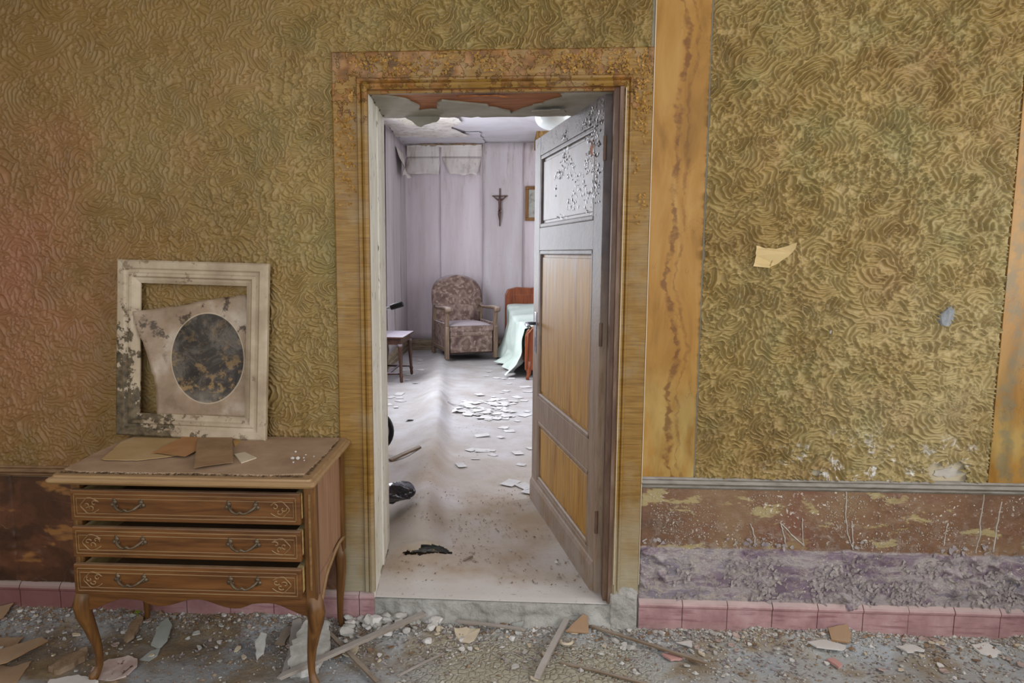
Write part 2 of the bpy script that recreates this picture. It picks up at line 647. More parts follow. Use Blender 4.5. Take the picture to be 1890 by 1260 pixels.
def m_wallpaper(name, a, b, cc):
    g = G(name)
    p = g.pos()
    x, y, z = g.sep(p)
    c = g.ramp(g.noise(g.pos((4, 4, .5)), 1.5, 5, 0.6), [(0.3, a), (0.5, b), (0.7, cc)])
    st = g.math('MULTIPLY', g.mr(g.noise(g.pos((9, 9, 1.2)), 1.5, 5, 0.7), 0.53, 0.68), g.mr(z, 2.0, 2.9, 0.1, 0.7))
    c = g.mix(st, c, '#8d7f70')
    c = g.mix(g.math('MULTIPLY', g.mr(g.noise(p, 26, 4), 0.68, 0.74), 0.4), c, '#8f8378')
    return g.out(c, 0.8, g.bump(g.noise(g.pos((60, 60, 12)), 1, 3), 0.2, 0.004), 0, 0.2)


def m_wood(name, cols, dust='#8d7459', amt=0.8, gdir='X', rough=0.42, obj=True):
    g = G(name)
    sc = {'X': (2.2, 26, 26), 'Y': (26, 2.2, 26), 'Z': (26, 26, 2.2)}[gdir]
    v = g.pos(sc, obj=obj)
    f = g.noise(v, 1.6, 6, 0.65, 0.6)
    c = g.ramp(f, [(0.32 + 0.36 * i / (len(cols) - 1), k) for i, k in enumerate(cols)])
    pv = g.pos((1, 1, 1), obj=obj)
    up = g.math('MULTIPLY', g.mr(g.normal_z(), 0.2, 0.85), g.mr(g.noise(pv, 16, 4), 0.3, 0.6, amt * 0.6, amt))
    c = g.mix(up, c, dust)
    ro = g.math('ADD', g.math('MULTIPLY', up, 0.4), rough)
    return g.out(c, ro, g.bump(f, 0.18, 0.002), 0, 0.4)


def m_door():
    g = G('grained_door_paint')
    p = g.pos(obj=True)
    x, y, z = g.sep(p)
    grain = g.noise(g.pos((40, 40, 2.2), obj=True), 1.5, 5, 0.65, 0.6)
    pan = g.ramp(grain, [(0.3, '#94681f'), (0.5, '#b5873a'), (0.7, '#c79c4c')])
    st = g.mr(g.noise(g.pos((14, 14, 1.6), obj=True, loc=(3, 1, 0)), 1.3, 4), 0.58, 0.68)
    pan = g.mix(g.math('MULTIPLY', st, 0.7), pan, '#8a5420')
    # sky reflection on the upper part of the door, put into the colour as grey
    n = g.mr(g.noise(g.pos((16, 16, 2.4), obj=True), 1.4, 5), 0.3, 0.7, -0.3, 0.3)
    bl = g.math('ADD', g.mr(z, 1.22, 1.5), n, True)
    c = g.mix(bl, pan, g.ramp(g.noise(p, 7, 4), [(0.35, '#746a6b'), (0.65, '#8a8286')]))
    c = g.mix(g.math('MULTIPLY', g.mr(g.normal_z(), 0.3, 0.9), 0.8), c, '#b4a79a')
    return g.out(c, g.mr(bl, 0, 1, 0.55, 0.46), g.bump(g.noise(p, 50, 4), 0.12, 0.003), 0, 0.3)


def m_doorframe():
    g = G('door_stile_paint')
    p = g.pos(obj=True)
    x, y, z = g.sep(p)
    grain = g.noise(g.pos((30, 30, 4), obj=True), 1.5, 5, 0.65, 0.6)
    c = g.ramp(grain, [(0.3, '#7d6654'), (0.5, '#957e69'), (0.7, '#a28f7d')])
    bl = g.math('ADD', g.mr(z, 0.9, 1.4), g.mr(g.noise(p, 6, 5), 0.3, 0.7, -0.3, 0.3), True)
    c = g.mix(bl, c, g.ramp(g.noise(p, 9, 5), [(0.35, '#5d5453'), (0.65, '#736a6b')]))
    pm = g.mr(g.math('ADD', g.noise(p, 24, 5, 0.65), g.mr(z, 1.45, 1.9, -0.25, 0)), 0.55, 0.59)
    c = g.mix(g.math('MULTIPLY', pm, 0.7), c, '#5d524c')
    c = g.mix(g.math('MULTIPLY', g.mr(z, 0.3, 0.0), g.mr(g.noise(p, 9, 4), 0.35, 0.6)), c, '#9f9389')
    c = g.mix(g.math('MULTIPLY', g.mr(g.normal_z(), 0.3, 0.9), 0.8), c, '#b4a79a')
    return g.out(c, 0.5, g.bump(g.math('ADD', g.math('MULTIPLY', pm, -1), g.noise(p, 60, 4)), 0.3, 0.004), 0, 0.3)


def m_gilt_white():
    g = G('flaking_white_gesso')
    p = g.pos(obj=True)
    x, y, z = g.sep(p)
    c = g.ramp(g.noise(p, 7, 5), [(0.3, '#8f7e68'), (0.5, '#a8977f'), (0.7, '#bfb09a')])
    # gesso gone in the lower left, dark mouldy wood beneath
    d = g.math('SUBTRACT', g.math('MULTIPLY', g.mr(x, -0.27, 0.15, 0.35, -0.05), 1.0), g.mr(z, 0.0, 0.55, 0.0, 0.36))
    pm = g.mr(g.math('ADD', g.noise(g.pos((1, 1, 1), obj=True), 24, 5, 0.65), d), 0.64, 0.68)
    c = g.mix(pm, c, g.ramp(g.noise(p, 40, 4), [(0.35, '#3c3326'), (0.65, '#6d5f48')]))
    s2 = g.mr(g.noise(g.pos((1, 1, 1), obj=True, loc=(4, 2, 7)), 17, 5, .7), 0.60, 0.65)
    c = g.mix(g.math('MULTIPLY', s2, 0.75), c, '#6e5a44')
    return g.out(c, 0.6, g.bump(g.math('MULTIPLY', pm, -1.0), 0.6, 0.004), 0, 0.35)


def m_portrait():
    g = G('ruined_oval_portrait_print')
    p = g.pos(obj=True)
    x, y, z = g.sep(p)
    c = g.ramp(g.noise(p, 7, 5), [(0.3, '#75604a'), (0.5, '#95806a'), (0.7, '#bbae9e')])
    sp = g.mr(g.noise(g.pos(loc=(1, 2, 3), obj=True), 14, 6, 0.7), 0.54, 0.60)
    c = g.mix(g.math('MULTIPLY', sp, g.mr(z, 0.18, 0.32, 0.15, 0.9)), c, '#3d2f22')
    ex = g.math('DIVIDE', g.math('ADD', x, -0.045), 0.142)
    ez = g.math('DIVIDE', g.math('ADD', z, -0.222), 0.172)
    d = g.math('SQRT', g.math('ADD', g.math('POWER', ex, 2), g.math('POWER', ez, 2)))
    ov = g.ramp(g.noise(p, 9, 6, 0.72, 0.6), [(0.36, '#1f1915'), (0.5, '#3b342e'), (0.6, '#5e574f'), (0.72, '#2a221b')])
    og = g.math('MULTIPLY', g.mr(g.noise(g.pos(loc=(5, 2, 1), obj=True), 22, 6, 0.75), 0.52, 0.60), g.mr(z, 0.04, 0.30, 0.9, 0.25))
    ov = g.mix(og, ov, '#9a7c50')
    ov = g.mix(g.math('MULTIPLY', g.mr(z, 0.12, 0.05), g.mr(g.noise(p, 12, 5), 0.4, 0.6)), ov, '#8b8274')
    c = g.mix(g.mr(d, 0.985, 1.0, 1, 0), c, ov)
    c = g.mix(g.math('MULTIPLY', g.mr(g.math('ABSOLUTE', g.math('SUBTRACT', d, 1.0)), 0.0, 0.02, 1, 0), 0.6), c, '#cdbfa6')
    return g.out(c, 0.55, g.bump(g.noise(p, 60, 4), 0.2, 0.002), 0, 0.35)


def m_damask():
    g = G('faded_floral_damask')
    v = g.pos(obj=True)
    w = g.vadd(v, g.noise(v, 9, 3, col=True), 0.12)
    f = g.vor(w, 9, 'SMOOTH_F1')
    c = g.ramp(f, [(0.15, '#7b675c'), (0.35, '#65524b'), (0.5, '#86726a'), (0.7, '#584642')])
    c = g.mix(g.mr(g.noise(v, 22, 4), 0.55, 0.6, 0, 0.7), c, '#a08b80')
    c = g.mix(g.math('MULTIPLY', g.mr(g.normal_z(), 0.55, 0.95), 0.8), c, '#b5adb3')
    return g.out(c, 0.9, g.bump(f, 0.2, 0.004), 0, 0.15)


MS = {}
MS['stucco'] = m_stucco()
MS['casing'] = m_casing()
MS['marble'] = m_marble_yellow()
MS['dado_r'] = m_dado(True)
MS['dado_l'] = m_dado(False)
MS['tile'] = m_tile()
MS['floor'] = m_floor()
MS['lino'] = m_lino()
MS['paper_a'] = m_wallpaper('lilac_wallpaper', '#bdb0b4', '#c9bec3', '#d1c8ce')
MS['paper_b'] = m_wallpaper('grey_plaster_paper', '#b1a9aa', '#bdb5b8', '#c7c0c5')
MS['paper_c'] = m_wallpaper('pale_paper_back', '#bdb4ac', '#d3ccc7', '#dedad7')
MS['door'] = m_door()
MS['doorframe'] = m_doorframe()
MS['gesso'] = m_gilt_white()
MS['portrait'] = m_portrait()
MS['damask'] = m_damask()
MS['plaster'] = plain('old_wall_plaster', ['#a89b80', '#b5a98f', '#c0b7a4'], 4)
MS['grey_render'] = plain('grey_lime_render', ['#8a8983', '#a09e98', '#b3b1ac'], 9, bump=0.8, bsc=45, bd=0.012, obj=False)
MS['ceiling'] = plain('distempered_ceiling', ['#c4bec4', '#d0ccd3', '#d8d6de'], 2.5, obj=False)
MS['rail_r'] = plain('dusty_grey_rail', ['#5f574c', '#7d766c', '#918c86'], 14, (1, 1, 4), 0.55, dust=('#a9a59e', 0.6), obj=False)
MS['rail_l'] = plain('brown_rail', ['#5b3d27', '#75553a', '#866648'], 14, (1, 1, 4), 0.5, dust=('#9c8468', 0.6), obj=False)
MS['jamb_white'] = plain('chipped_white_paint', ['#cbc6b4', '#dcdacd', '#e5e4dd'], 6, (2, 2, .6), 0.5, speck=('#6f6a55', 26, 0.66), obj=False)
MS['jamb_brown'] = plain('brown_jamb_paint', ['#5b4438', '#735a4b', '#85705f'], 9, (3, 3, .6), 0.5, obj=False)
MS['redwood'] = plain('bare_red_timber', ['#7a4520', '#a0602f', '#b87c48'], 6, (1.2, 9, 1), 0.7, bump=0.6, bsc=30, obj=False)
MS['soffit_paint'] = plain('grey_soffit_paint', ['#8f8a7b', '#a29d90', '#adaaa1'], 6, obj=False)
MS['dark'] = plain('dark_void_shade', ['#33291f', '#4a3b2c'], 9)  # dark colour stands for the shade inside torn hole and keyhole
MS['ochre_flake'] = plain('ochre_paint_flake', ['#6f4d19', '#946b2a', '#b28a45'], 60, bump=.1, rough=.5)
MS['purple_flake'] = plain('lime_flake', ['#7d7276', '#958b8a', '#aca49d'], 40, bump=.1)
MS['grey_flake'] = plain('grey_varnish_flake', ['#6b6263', '#8a8284', '#a69fa2'], 60, bump=.1, rough=.35, spec=.5)
MS['white_crust'] = plain('white_crust', ['#a79f93', '#bdb7ae'], 20)
WOODC = ['#45260f', '#5d3717', '#6f4722']
MS['oak'] = m_wood('walnut_stained_oak', ['#4a2c14', '#66401d', '#7a5029'], '#917458', 0.85, 'X')
MS['oak_v'] = m_wood('walnut_stained_oak_upright', ['#4b2f17', '#684520', '#7f572e'], '#917458', 0.85, 'Z')
MS['oak_side'] = m_wood('dusty_lit_side_panel', ['#87634a', '#967258', '#a38166'], '#a58a70', 0.8, 'Z', 0.6)  # lighter and pinker than the front: dust, plus side light put into colour
MS['oak_line'] = m_wood('rubbed_moulding', ['#6b4a28', '#806039', '#91714a'], '#a78c6b', 0.9, 'X', 0.45)
MS['oak_top'] = m_wood('dusty_top_edge', ['#80603c', '#94744c', '#a2845c'], '#a08360', 0.9, 'X', 0.5)
MS['oak_pale'] = m_wood('pale_drawer_side', ['#9c8050', '#b79c68', '#c7b07e'], '#b9a37a', 0.6, 'Y', 0.6)
MS['leather'] = plain('dusty_leather_mat', ['#937860', '#a48a70', '#b0977e'], 7, rough=0.8, bump=.2, bsc=90)
MS['fray'] = plain('frayed_mat_edge', ['#4a3826', '#6f583f', '#8a7255'], 80, rough=0.9)
MS['brass'] = plain('tarnished_brass', ['#3f3427', '#5b4c39', '#766650'], 40, rough=0.48, metal=0.45, spec=.5, dust=('#8b7a64', .5))
MS['envelope'] = plain('buff_envelope_paper', ['#a5875a', '#b3966a', '#bda27a'], 5, rough=0.8, bump=.1)
MS['envelope_o'] = plain('orange_envelope_paper', ['#9a6c41', '#a87a4e', '#b3875c'], 5, rough=0.8, bump=.1)
MS['envelope_g'] = plain('grey_brown_card', ['#85684a', '#927556', '#9e8363'], 9, rough=0.8, bump=.1)
MS['envelope_y'] = plain('yellow_card', ['#a98448', '#b9955a'], 9, rough=0.8, bump=.1)
MS['cream'] = plain('cream_shard', ['#c2b49a', '#d0c4ae'], 9, rough=0.5, bump=.1)
MS['card'] = plain('brown_cardboard', ['#8a6848', '#9a7755', '#a88967'], 7, rough=0.85, bump=.15, dust=('#a39684', .4))
MS['lath'] = plain('weathered_lath', ['#85786a', '#9a9087', '#b0aaa4'], 3, (1, 1, 1), rough=0.8, bump=.4, bsc=40, dust=('#b5b2ae', .5))
MS['lath_b'] = plain('brown_lath', ['#63513f', '#7b6753', '#8f7e6b'], 6, rough=0.8, bump=.4, bsc=40, dust=('#a19a91', .5))
MS['lump'] = plain('plaster_lump', ['#9d9a92', '#b6b4ae', '#cfcdc9'], 14, rough=0.85, bump=.5, bsc=70, bd=.004)
MS['lump_b'] = plain('earthy_lump', ['#6d5840', '#87705a', '#9f8c74'], 14, rough=0.85, bump=.5, bsc=70, bd=.004)
MS['shard_g'] = plain('glazed_grey_shard', ['#8e918b', '#9ea29d', '#aeb2ae'], 6, rough=0.35, bump=.1, spec=.5)
MS['shard_w'] = plain('white_shard', ['#c6c2bd', '#d9d6d2'], 9, rough=0.5, bump=.15)
MS['shard_p'] = plain('pink_stained_shard', ['#9b837a', '#b5a29a', '#c9bab4'], 12, rough=0.5, bump=.1, speck=('#5c3a31', 30, .66))
MS['shard_t'] = plain('pink_tile_bit', ['#b98a84', '#c79f98'], 12)
MS['leaf_g'] = plain('young_green_leaf', ['#7f9136', '#9cb04a'], 30, rough=.5)
MS['bed_wood'] = m_wood('mahogany', ['#5d2b14', '#7a3d1f', '#8b4b2a'], '#9b7c6b', .6, 'Z', .35)
MS['dark_wood'] = m_wood('dark_turned_wood', ['#33201a', '#472d22', '#573a2c'], '#9a93a0', .9, 'Z', .4)
MS['chair_wood'] = m_wood('worn_pale_arm_wood', ['#5b4638', '#75604f', '#8b7766'], '#b0a5a0', .8, 'Z', .5)
MS['sheet'] = plain('pale_green_sheet', ['#b3c4bb', '#c6d4cc', '#d4dfd9'], 4, rough=.9, bump=.15, bsc=30, bd=.01)
MS['bag'] = plain('black_plastic_bag', ['#17171c', '#25252e', '#3b3a48'], 7, rough=.25, spec=.6, bump=.4, bsc=20, bd=.01)
MS['rubber'] = plain('black_rubber', ['#141416', '#202024'], 20, rough=.5)
MS['chrome'] = plain('chromed_steel', ['#9ea2aa', '#c3c7ce'], 9, rough=.22, metal=1., bump=.03)
MS['iron'] = plain('dark_bronze', ['#3a241d', '#4d3128', '#5f4034'], 30, rough=.45, spec=.4)
MS['sheet_paper'] = plain('loose_white_paper', ['#b5b3b1', '#c6c5c4', '#d0cfcf'], 6, rough=.85, bump=.1)
MS['buff_paper'] = plain('yellowed_paper', ['#b0a386', '#c2b698'], 6, rough=.85, bump=.1)
MS['gilt'] = m_wood('brown_gilt_frame', ['#553818', '#755024', '#8b642f'], '#8d7a5a', .4, 'Z', .4)
MS['print'] = plain('faded_print', ['#8c8a80', '#a3a299', '#75746c'], 12, rough=.4)
MS['reed'] = plain('exposed_reed_lath', ['#5c4526', '#8a6b3e', '#a88a58'], 40, (1, 1, .3), rough=.9, bump=.8, bsc=50, bd=.02, obj=False)
g = G('milk_glass')
MS['milk'] = g.out('#e4ecec', 0.12, None, 0, 0.5)
MS['board_r2'] = plain('brown_skirting', ['#6d5d4a', '#86755f', '#978973'], 8, (1, 1, 4), .6, dust=('#a79f96', .5), obj=False)
g = G('window_glass')
MS['glass'] = g.out((0.9, 0.95, 1, 1), 0.02, None, 0, 0.5, Transmission_Weight=1.0)

# ================================================================== FRONT ROOM SHELL
ZC = 2.9
wall = empty('wall_front', (0, 0, 0), kind='structure')
core = MB().box(-2.6, -0.565, 0, 0.5, 0, 3.1).box(0.41, 2.6, 0, 0.5, 0, 3.1).box(-0.565, 0.41, 0, 0.5, 2.07, 3.1)
core.build('masonry', MS['plaster'], wall)


def struct(name, mb, mat, **k):
    o = mb.build(name, mat, None, org=(0, 0, 0), **k)
    return setp(o, kind='structure')


struct('wall_left', MB().box(-2.75, -2.6, -4.75, 0.5, 0, 3.1), MS['plaster'])
struct('ceiling', MB().box(-2.75, 2.75, -4.75, 0, ZC, 3.1), MS['ceiling'])
wr = MB().box(2.6, 2.75, -4.75, -3.05, 0, 3.1).box(2.6, 2.75, -.75, 0.5, 0, 3.1).box(2.6, 2.75, -3.05, -.75, 0, 0.9).box(2.6, 2.75, -3.05, -.75, 2.6, 3.1)
struct('wall_right', wr, MS['plaster'])
wb = MB().box(-2.75, -2.05, -4.75, -4.6, 0, 3.1).box(1.45, 2.75, -4.75, -4.6, 0, 3.1).box(-2.05, 1.45, -4.75, -4.6, 0, 0.9).box(-2.05, 1.45, -4.75, -4.6, 2.65, 3.1)
struct('wall_back', wb, MS['plaster'])
w1 = empty('window_1', (2.67, -1.9, 0.9), kind='structure')
f = MB()
for y in (-3.05, -1.94, -.83):
    f.box(2.64, 2.70, y, y + 0.08, 0.9, 2.6)
for z in (0.9, 1.7, 2.52):
    f.box(2.645, 2.695, -3.05, -.75, z, z + 0.08)
f.build('window_frame', MS['jamb_white'], w1)
MB().box(2.665, 2.672, -3.05, -.75, 0.9, 2.6).build('pane', MS['glass'], w1)
w2 = empty('window_2', (-0.3, -4.67, 0.9), kind='structure')
f = MB()
for x in (-2.05, -0.92, 0.24, 1.37):
    f.box(x, x + 0.08, -4.70, -4.64, 0.9, 2.65)
for z in (0.9, 1.7, 2.57):
    f.box(-2.05, 1.45, -4.695, -4.645, z, z + 0.08)
f.build('window_frame', MS['jamb_white'], w2)
MB().box(-2.05, 1.45, -4.672, -4.665, 0.9, 2.65).build('pane', MS['glass'], w2)


# ------------------------------------------------------------------ comb-swirled stucco, real relief
def stucco_field():
    st = 0.0030
    x0, x1, z0, z1 = -2.35, 1.80, 0.628, 2.62
    nx = int((x1 - x0) / st)
    nz = int((z1 - z0) / st)
    xs = np.linspace(x0, x1, nx)
    zs = np.linspace(z0, z1, nz)
    X, Z = np.meshgrid(xs, zs)
    wx = X + 0.034 * (fbm(X * 15, Z * 15, 0, 3) - 0.5) + 0.010 * (vn(X * 48, Z * 48, 1) - .5)
    wz = Z + 0.034 * (fbm(X * 15, Z * 15, 3, 3) - 0.5) + 0.010 * (vn(X * 48, Z * 48, 2) - .5)
    H = 0.25 + 0.7 * np.clip(1 - np.abs(2 * fbm(X * 40, Z * 40, 6, 3) - 1) * 2, 0, 1) ** 2
    r = np.random.default_rng(21)
    n = 10500
    cx = r.uniform(x0 - .05, x1 + .05, n)
    cz = r.uniform(z0 - .05, z1 + .05, n)
    for i in range(n):
        left = smoothstep(cx[i], -1.5, -1.95)
        rad = r.choice((.035, .05, .07, .09)) * r.uniform(.75, 1.1) * (1 + 0.5 * left * (cz[i] > 1.7))
        lam = r.uniform(0.0115, 0.0195) * (1 + 0.3 * left)
        th = r.uniform(-math.pi, math.pi)
        span = r.uniform(0.35, 1.5)
        i0 = max(0, int((cx[i] - rad - x0) / st))
        i1 = min(nx, int((cx[i] + rad - x0) / st) + 2)
        j0 = max(0, int((cz[i] - rad - z0) / st))
        j1 = min(nz, int((cz[i] + rad - z0) / st) + 2)
        if i1 <= i0 or j1 <= j0:
            continue
        dx = wx[j0:j1, i0:i1] - cx[i]
        dz = wz[j0:j1, i0:i1] - cz[i]
        if r.random() < 0.25:        # some strokes are elongated
            dx = dx * r.uniform(0.6, 1.0)
        d = np.hypot(dx, dz)
        a = np.abs((np.arctan2(dz, dx) - th + math.pi) % (2 * math.pi) - math.pi)
        m = smoothstep(d, rad, rad * 0.86) * smoothstep(a, span, span * 0.86)
        q = 0.5 + 0.5 * np.sin(2 * math.pi * d / lam + r.uniform(0, 6.28))
        h = q ** 2.3 * (0.65 + 0.7 * r.random()) + 0.28 * r.random()
        H[j0:j1, i0:i1] = H[j0:j1, i0:i1] * (1 - m) + h * m
    # crumpled patches between the strokes
    cr1 = 1 - np.abs(2 * fbm(wx * 48, wz * 48, 2, 3) - 1) * 1.6
    cm_ = smoothstep(fbm(X * 9, Z * 9, 1, 3), .53, .66)
    H = H * (1 - .75 * cm_) + (1.5 * np.clip((cr1 - .45) / .55, 0, 1) ** 2.2 + .15) * .75 * cm_
    H = H + 0.26 * (fbm(X * 95, Z * 95, 4, 3) - 0.5)
    amp = 0.0172 * (0.42 + 0.58 * smoothstep(X, -1.6, 0.4)) * (0.75 + 0.5 * fbm(X * 3, Z * 3, 6, 2))
    Yv = -0.004 - H * amp - 0.004 * (fbm(X * 2.5, Z * 2.5, 5, 2) - 0.5)
    cxm = 0.5 * (X[:-1, :-1] + X[1:, 1:])
    czm = 0.5 * (Z[:-1, :-1] + Z[1:, 1:])
    keep = ~((cxm > -0.650) & (cxm < 0.512) & (czm < 2.200)) & ~((cxm > 0.505 - 0.005) & (cxm < 0.7135)) & ~(cxm > 1.775 + 0.003 * (vn(czm * 40, czm * 0, 2)))
    # a few places where the skin has fallen off
    for hx, hz, hr in ((1.64, 0.66, 0.05), (1.16, 0.655, 0.012)):
        keep &= ~(((cxm - hx) / 1.6) ** 2 + (czm - hz) ** 2 < (hr * (0.4 + fbm(cxm * 40, czm * 40, 2, 3))) ** 2)
    return X, Yv, Z, keep


X, Yv, Z, keep = stucco_field()
so = big_grid('stucco', X, Yv, Z, keep, MS['stucco'], wall, flip=False)
so['kind'] = 'stuff'
MB().box(-2.6, -2.34, -0.008, 0.0, 0.62, 2.9).box(-2.36, 1.79, -0.008, 0, 2.615, 2.9).build('stucco_margin', MS['stucco'], wall)
# white plaster where the skin has gone, at the foot of the right field
for k, (cx, cz, rx, rz) in enumerate(((1.64, 0.662, 0.06, 0.022),)):
    pl = [(cx + rx * math.cos(t) * random.uniform(.7, 1.1), cz + rz * math.sin(t) * random.uniform(.6, 1.1)) for t in np.linspace(0, 6.28, 15)[:-1]]
    MB().prism(ragged(pl, .008, .012, 3), 1, -0.0035, 0.001).build('bare_plaster_patch', MS['white_crust'], wall)


# marbled bands either side of the stucco field
def trim(name, mb, mat, bevel=0.0):
    return setp(mb.build(name, mat, None, org=(0, 0, 0), bevel=bevel), kind='structure')


trim('trim_1', MB().box(0.512, 0.708, -0.009, 0.0, 0.628, 2.9), MS['marble'], 0.0015)
trim('trim_2', MB().box(1.783, 1.99, -0.011, 0.0, 0.628, 2.9), MS['marble'], 0.0015)
trim('trim_3', MB().box(1.992, 2.6, -0.008, 0.0, 0.628, 2.9), MS['stucco'])

# chair rails
def rail(name, x0, x1, mat):
    pr = [(0.0, 0.585), (-0.012, 0.585), (-0.016, 0.591), (-0.012, 0.597), (-0.020, 0.600), (-0.026, 0.607), (-0.020, 0.613), (-0.014, 0.616), (-0.018, 0.622), (-0.014, 0.628), (0.0, 0.630)]
    trim(name, MB().prism([(y, z) for y, z in pr], 0, x0, x1), mat)


rail('trim_4', 0.512, 2.6, MS['rail_r'])
rail('trim_5', -2.6, -0.650, MS['rail_l'])


# dado boards with blistered relief
def dado(name, x0, x1, mat, amp, joints):
    st = 0.006
    xs = np.arange(x0, x1 + st / 2, st)
    zs = np.arange(0.12, 0.588, st)
    X, Z = np.meshgrid(xs, zs)
    blister = np.maximum(0, fbm(X * 30, Z * 30, 1, 4) - 0.52) * smoothstep(fbm(X * 4, Z * 4, 2, 2), .4, .6)
    low = smoothstep(Z, 0.38, 0.30)
    Yv = -0.008 - amp * (0.25 * blister + blister * low * 1.3) - 0.003 * (fbm(X * 6, Z * 6, 3, 2) - .5)
    for j in joints:
        Yv = Yv + 0.006 * np.exp(-((X - j) / 0.004) ** 2)
    Yv[:, 0] = 0
    Yv[:, -1] = 0
    big_grid(name, X, Yv, Z, None, mat, wall)


dado('dado_board', 0.512, 2.58, MS['dado_r'], 0.10, (1.393, 1.93))
dado('dado_board', -2.58, -0.650, MS['dado_l'], 0.012, (-2.0,))
# crust drips that ran down the right dado
for pts in ([(1.276, .584), (1.279, .5), (1.290, .42), (1.315, .357)], [(1.302, .47), (1.308, .42), (1.314, .36)], [(1.043, .454), (1.052, .42), (1.067, .361)],
            [(1.046, .452), (1.085, .41), (1.131, .368)], [(1.121, .477), (1.124, .43), (1.131, .37)], [(1.652, .469), (1.648, .41), (1.640, .351)],
            [(1.775, .584), (1.768, .47), (1.772, .42), (1.762, .354)], [(1.838, .557), (1.830, .46), (1.824, .36)], [(0.93, .45), (.945, .40), (.95, .36)]):
    P = []
    for i in range(len(pts) - 1):
        for k in range(5):
            t = k / 5
            P.append((pts[i][0] + (pts[i + 1][0] - pts[i][0]) * t + random.uniform(-.002, .002), -0.009, pts[i][1] + (pts[i + 1][1] - pts[i][1]) * t))
    P.append((pts[-1][0], -0.010, pts[-1][1]))
    rr = [random.uniform(.0014, .0030) for _ in P]
    rr[-1] = .004
    MB().tube(P, rr, 6).build('crust_drip', MS['white_crust'], wall, smooth=True)


def samp_dado(r):
    while True:
        x = r.uniform(.53, 2.4)
        z = r.triangular(.14, .35, .17) if r.random() < .93 else r.uniform(.35, .39)
        if vn(x * 9, z * 16, 3) > .5:
            return (x, -0.012, z)


setp(flakes(1000, samp_dado, (1, 0, 0), (0, 0, 1), (0, -1, 0), 0.017, 0.42, 3).build('lime_flakes', MS['purple_flake'], wall), kind='stuff')


def samp_crust(r):
    while True:
        x = r.uniform(.55, 2.3)
        z = r.uniform(.36, .57)
        if vn(x * 8 + 4, z * 11, 5) > .62:
            return (x, -0.0095, z)


setp(flakes(900, samp_crust, (1, 0, 0), (0, 0, 1), (0, -1, 0), 0.0036, 0.7, 4).build('crust_specks', MS['white_crust'], wall), kind='stuff')

# skirting tiles, each its own piece
TP = [(0, 0.0), (-0.022, 0.0), (-0.022, 0.108), (-0.026, 0.112), (-0.027, 0.120), (-0.022, 0.128), (-0.012, 0.138), (0, 0.140)]


def skirting(name, edges, y=0.0):
    root = empty(name, ((edges[0] + edges[-1]) / 2, 0, 0), kind='structure')
    MB().box(edges[0], edges[-1], y - 0.012, y, 0.0, 0.13).build('mortar_bed', MS['grey_render'], root)
    for i in range(len(edges) - 1):
        dy = random.uniform(-.0015, .0015)
        MB().prism([(yy + y + dy if yy < 0 else yy + y, z) for yy, z in TP], 0, edges[i] + .0012, edges[i + 1] - .0012).build('tile', MS['tile'], root, bevel=.001)


skirting('baseboard_right', [0.514, 0.682, 0.853, 1.023, 1.193, 1.362, 1.530, 1.699, 1.866, 2.034, 2.2, 2.37])
skirting('baseboard_left', [-2.50, -2.33, -2.16, -1.985, -1.815, -1.644, -1.465, -1.287, -1.108, -0.93, -0.757, -0.583, -0.522], -0.004)

# ------------------------------------------------------------------ door casing (mitred profile)
XL, XR, ZT = -0.520, 0.409, 2.067
PROF = [(0.0, 0.0), (0.0, 0.020), (0.010, 0.028), (0.018, 0.026), (0.022, 0.019), (0.028, 0.026), (0.036, 0.026), (0.040, 0.018), (0.125, 0.022), (0.130, 0.018), (0.130, 0.0)]
casing = empty('trim_6', ((XL + XR) / 2, 0, 0.17), kind='structure')


def casing_side(nm, end):
    mb = MB()
    a, b = [], []
    for u, v in PROF:
        if end == 'L':
            a.append((XL - u, -v, 0.14))
            b.append((XL - u, -v, ZT + u * 1.02))
        elif end == 'R':
            u2 = u * 0.79
            a.append((XR + u2, -v, 0.16))
            b.append((XR + u2, -v, ZT + u * 1.02))
        else:
            a.append((XL - u, -v, ZT + u * 1.02))
            b.append((XR + u * 0.79, -v, ZT + u * 1.02))
    n = len(a)
    flip = end == 'R'
    fs = [(i, (i + 1) % n, n + (i + 1) % n, n + i) for i in range(n)]
    fs += [tuple(range(n))[::-1], tuple(range(n, 2 * n))]
    if flip or end == 'H':
        fs = [q[::-1] for q in fs]
    if end == 'H':
        fs = [q[::-1] for q in fs]
    mb.add(a + b, fs)
    o = mb.build(nm, MS['casing'], casing)
    bm = bmesh.new()
    bm.from_mesh(o.data)
    bmesh.ops.recalc_face_normals(bm, faces=bm.faces)
    bm.to_mesh(o.data)
    bm.free()
    return o


casing_side('side_casing', 'L')
casing_side('side_casing', 'R')
casing_side('head_casing', 'H')


def samp_cas(r):
    while True:
        k = r.random()
        if k < .45:
            x, z = r.uniform(XL - .11, XR + .08), r.uniform(ZT + .045, ZT + .118)
        elif k < .7:
            x, z = r.uniform(XL - .115, XL - .052), r.triangular(1.6, 2.18, 2.05)
        else:
            x, z = r.uniform(XR + .042, XR + .088), r.triangular(1.55, 2.18, 2.0)
        if vn(x * 18, z * 18, 1) > .35:
            return (x, -0.0215, z)


setp(flakes(620, samp_cas, (1, 0, 0), (0, 0, 1), (0, -1, 0), 0.011, 0.42, 8).build('paint_flakes', MS['ochre_flake'], casing), kind='stuff')

MB().box(0.5105, 0.5130, -0.0225, -0.002, 0.2, 2.9).build('edge_line', MS['cream'], casing)  # cream strips draw the highlight along the casing's paint edges
MB().box(0.4135, 0.4160, -0.0295, -0.02, 0.2, 2.06).build('edge_line', MS['cream'], casing)
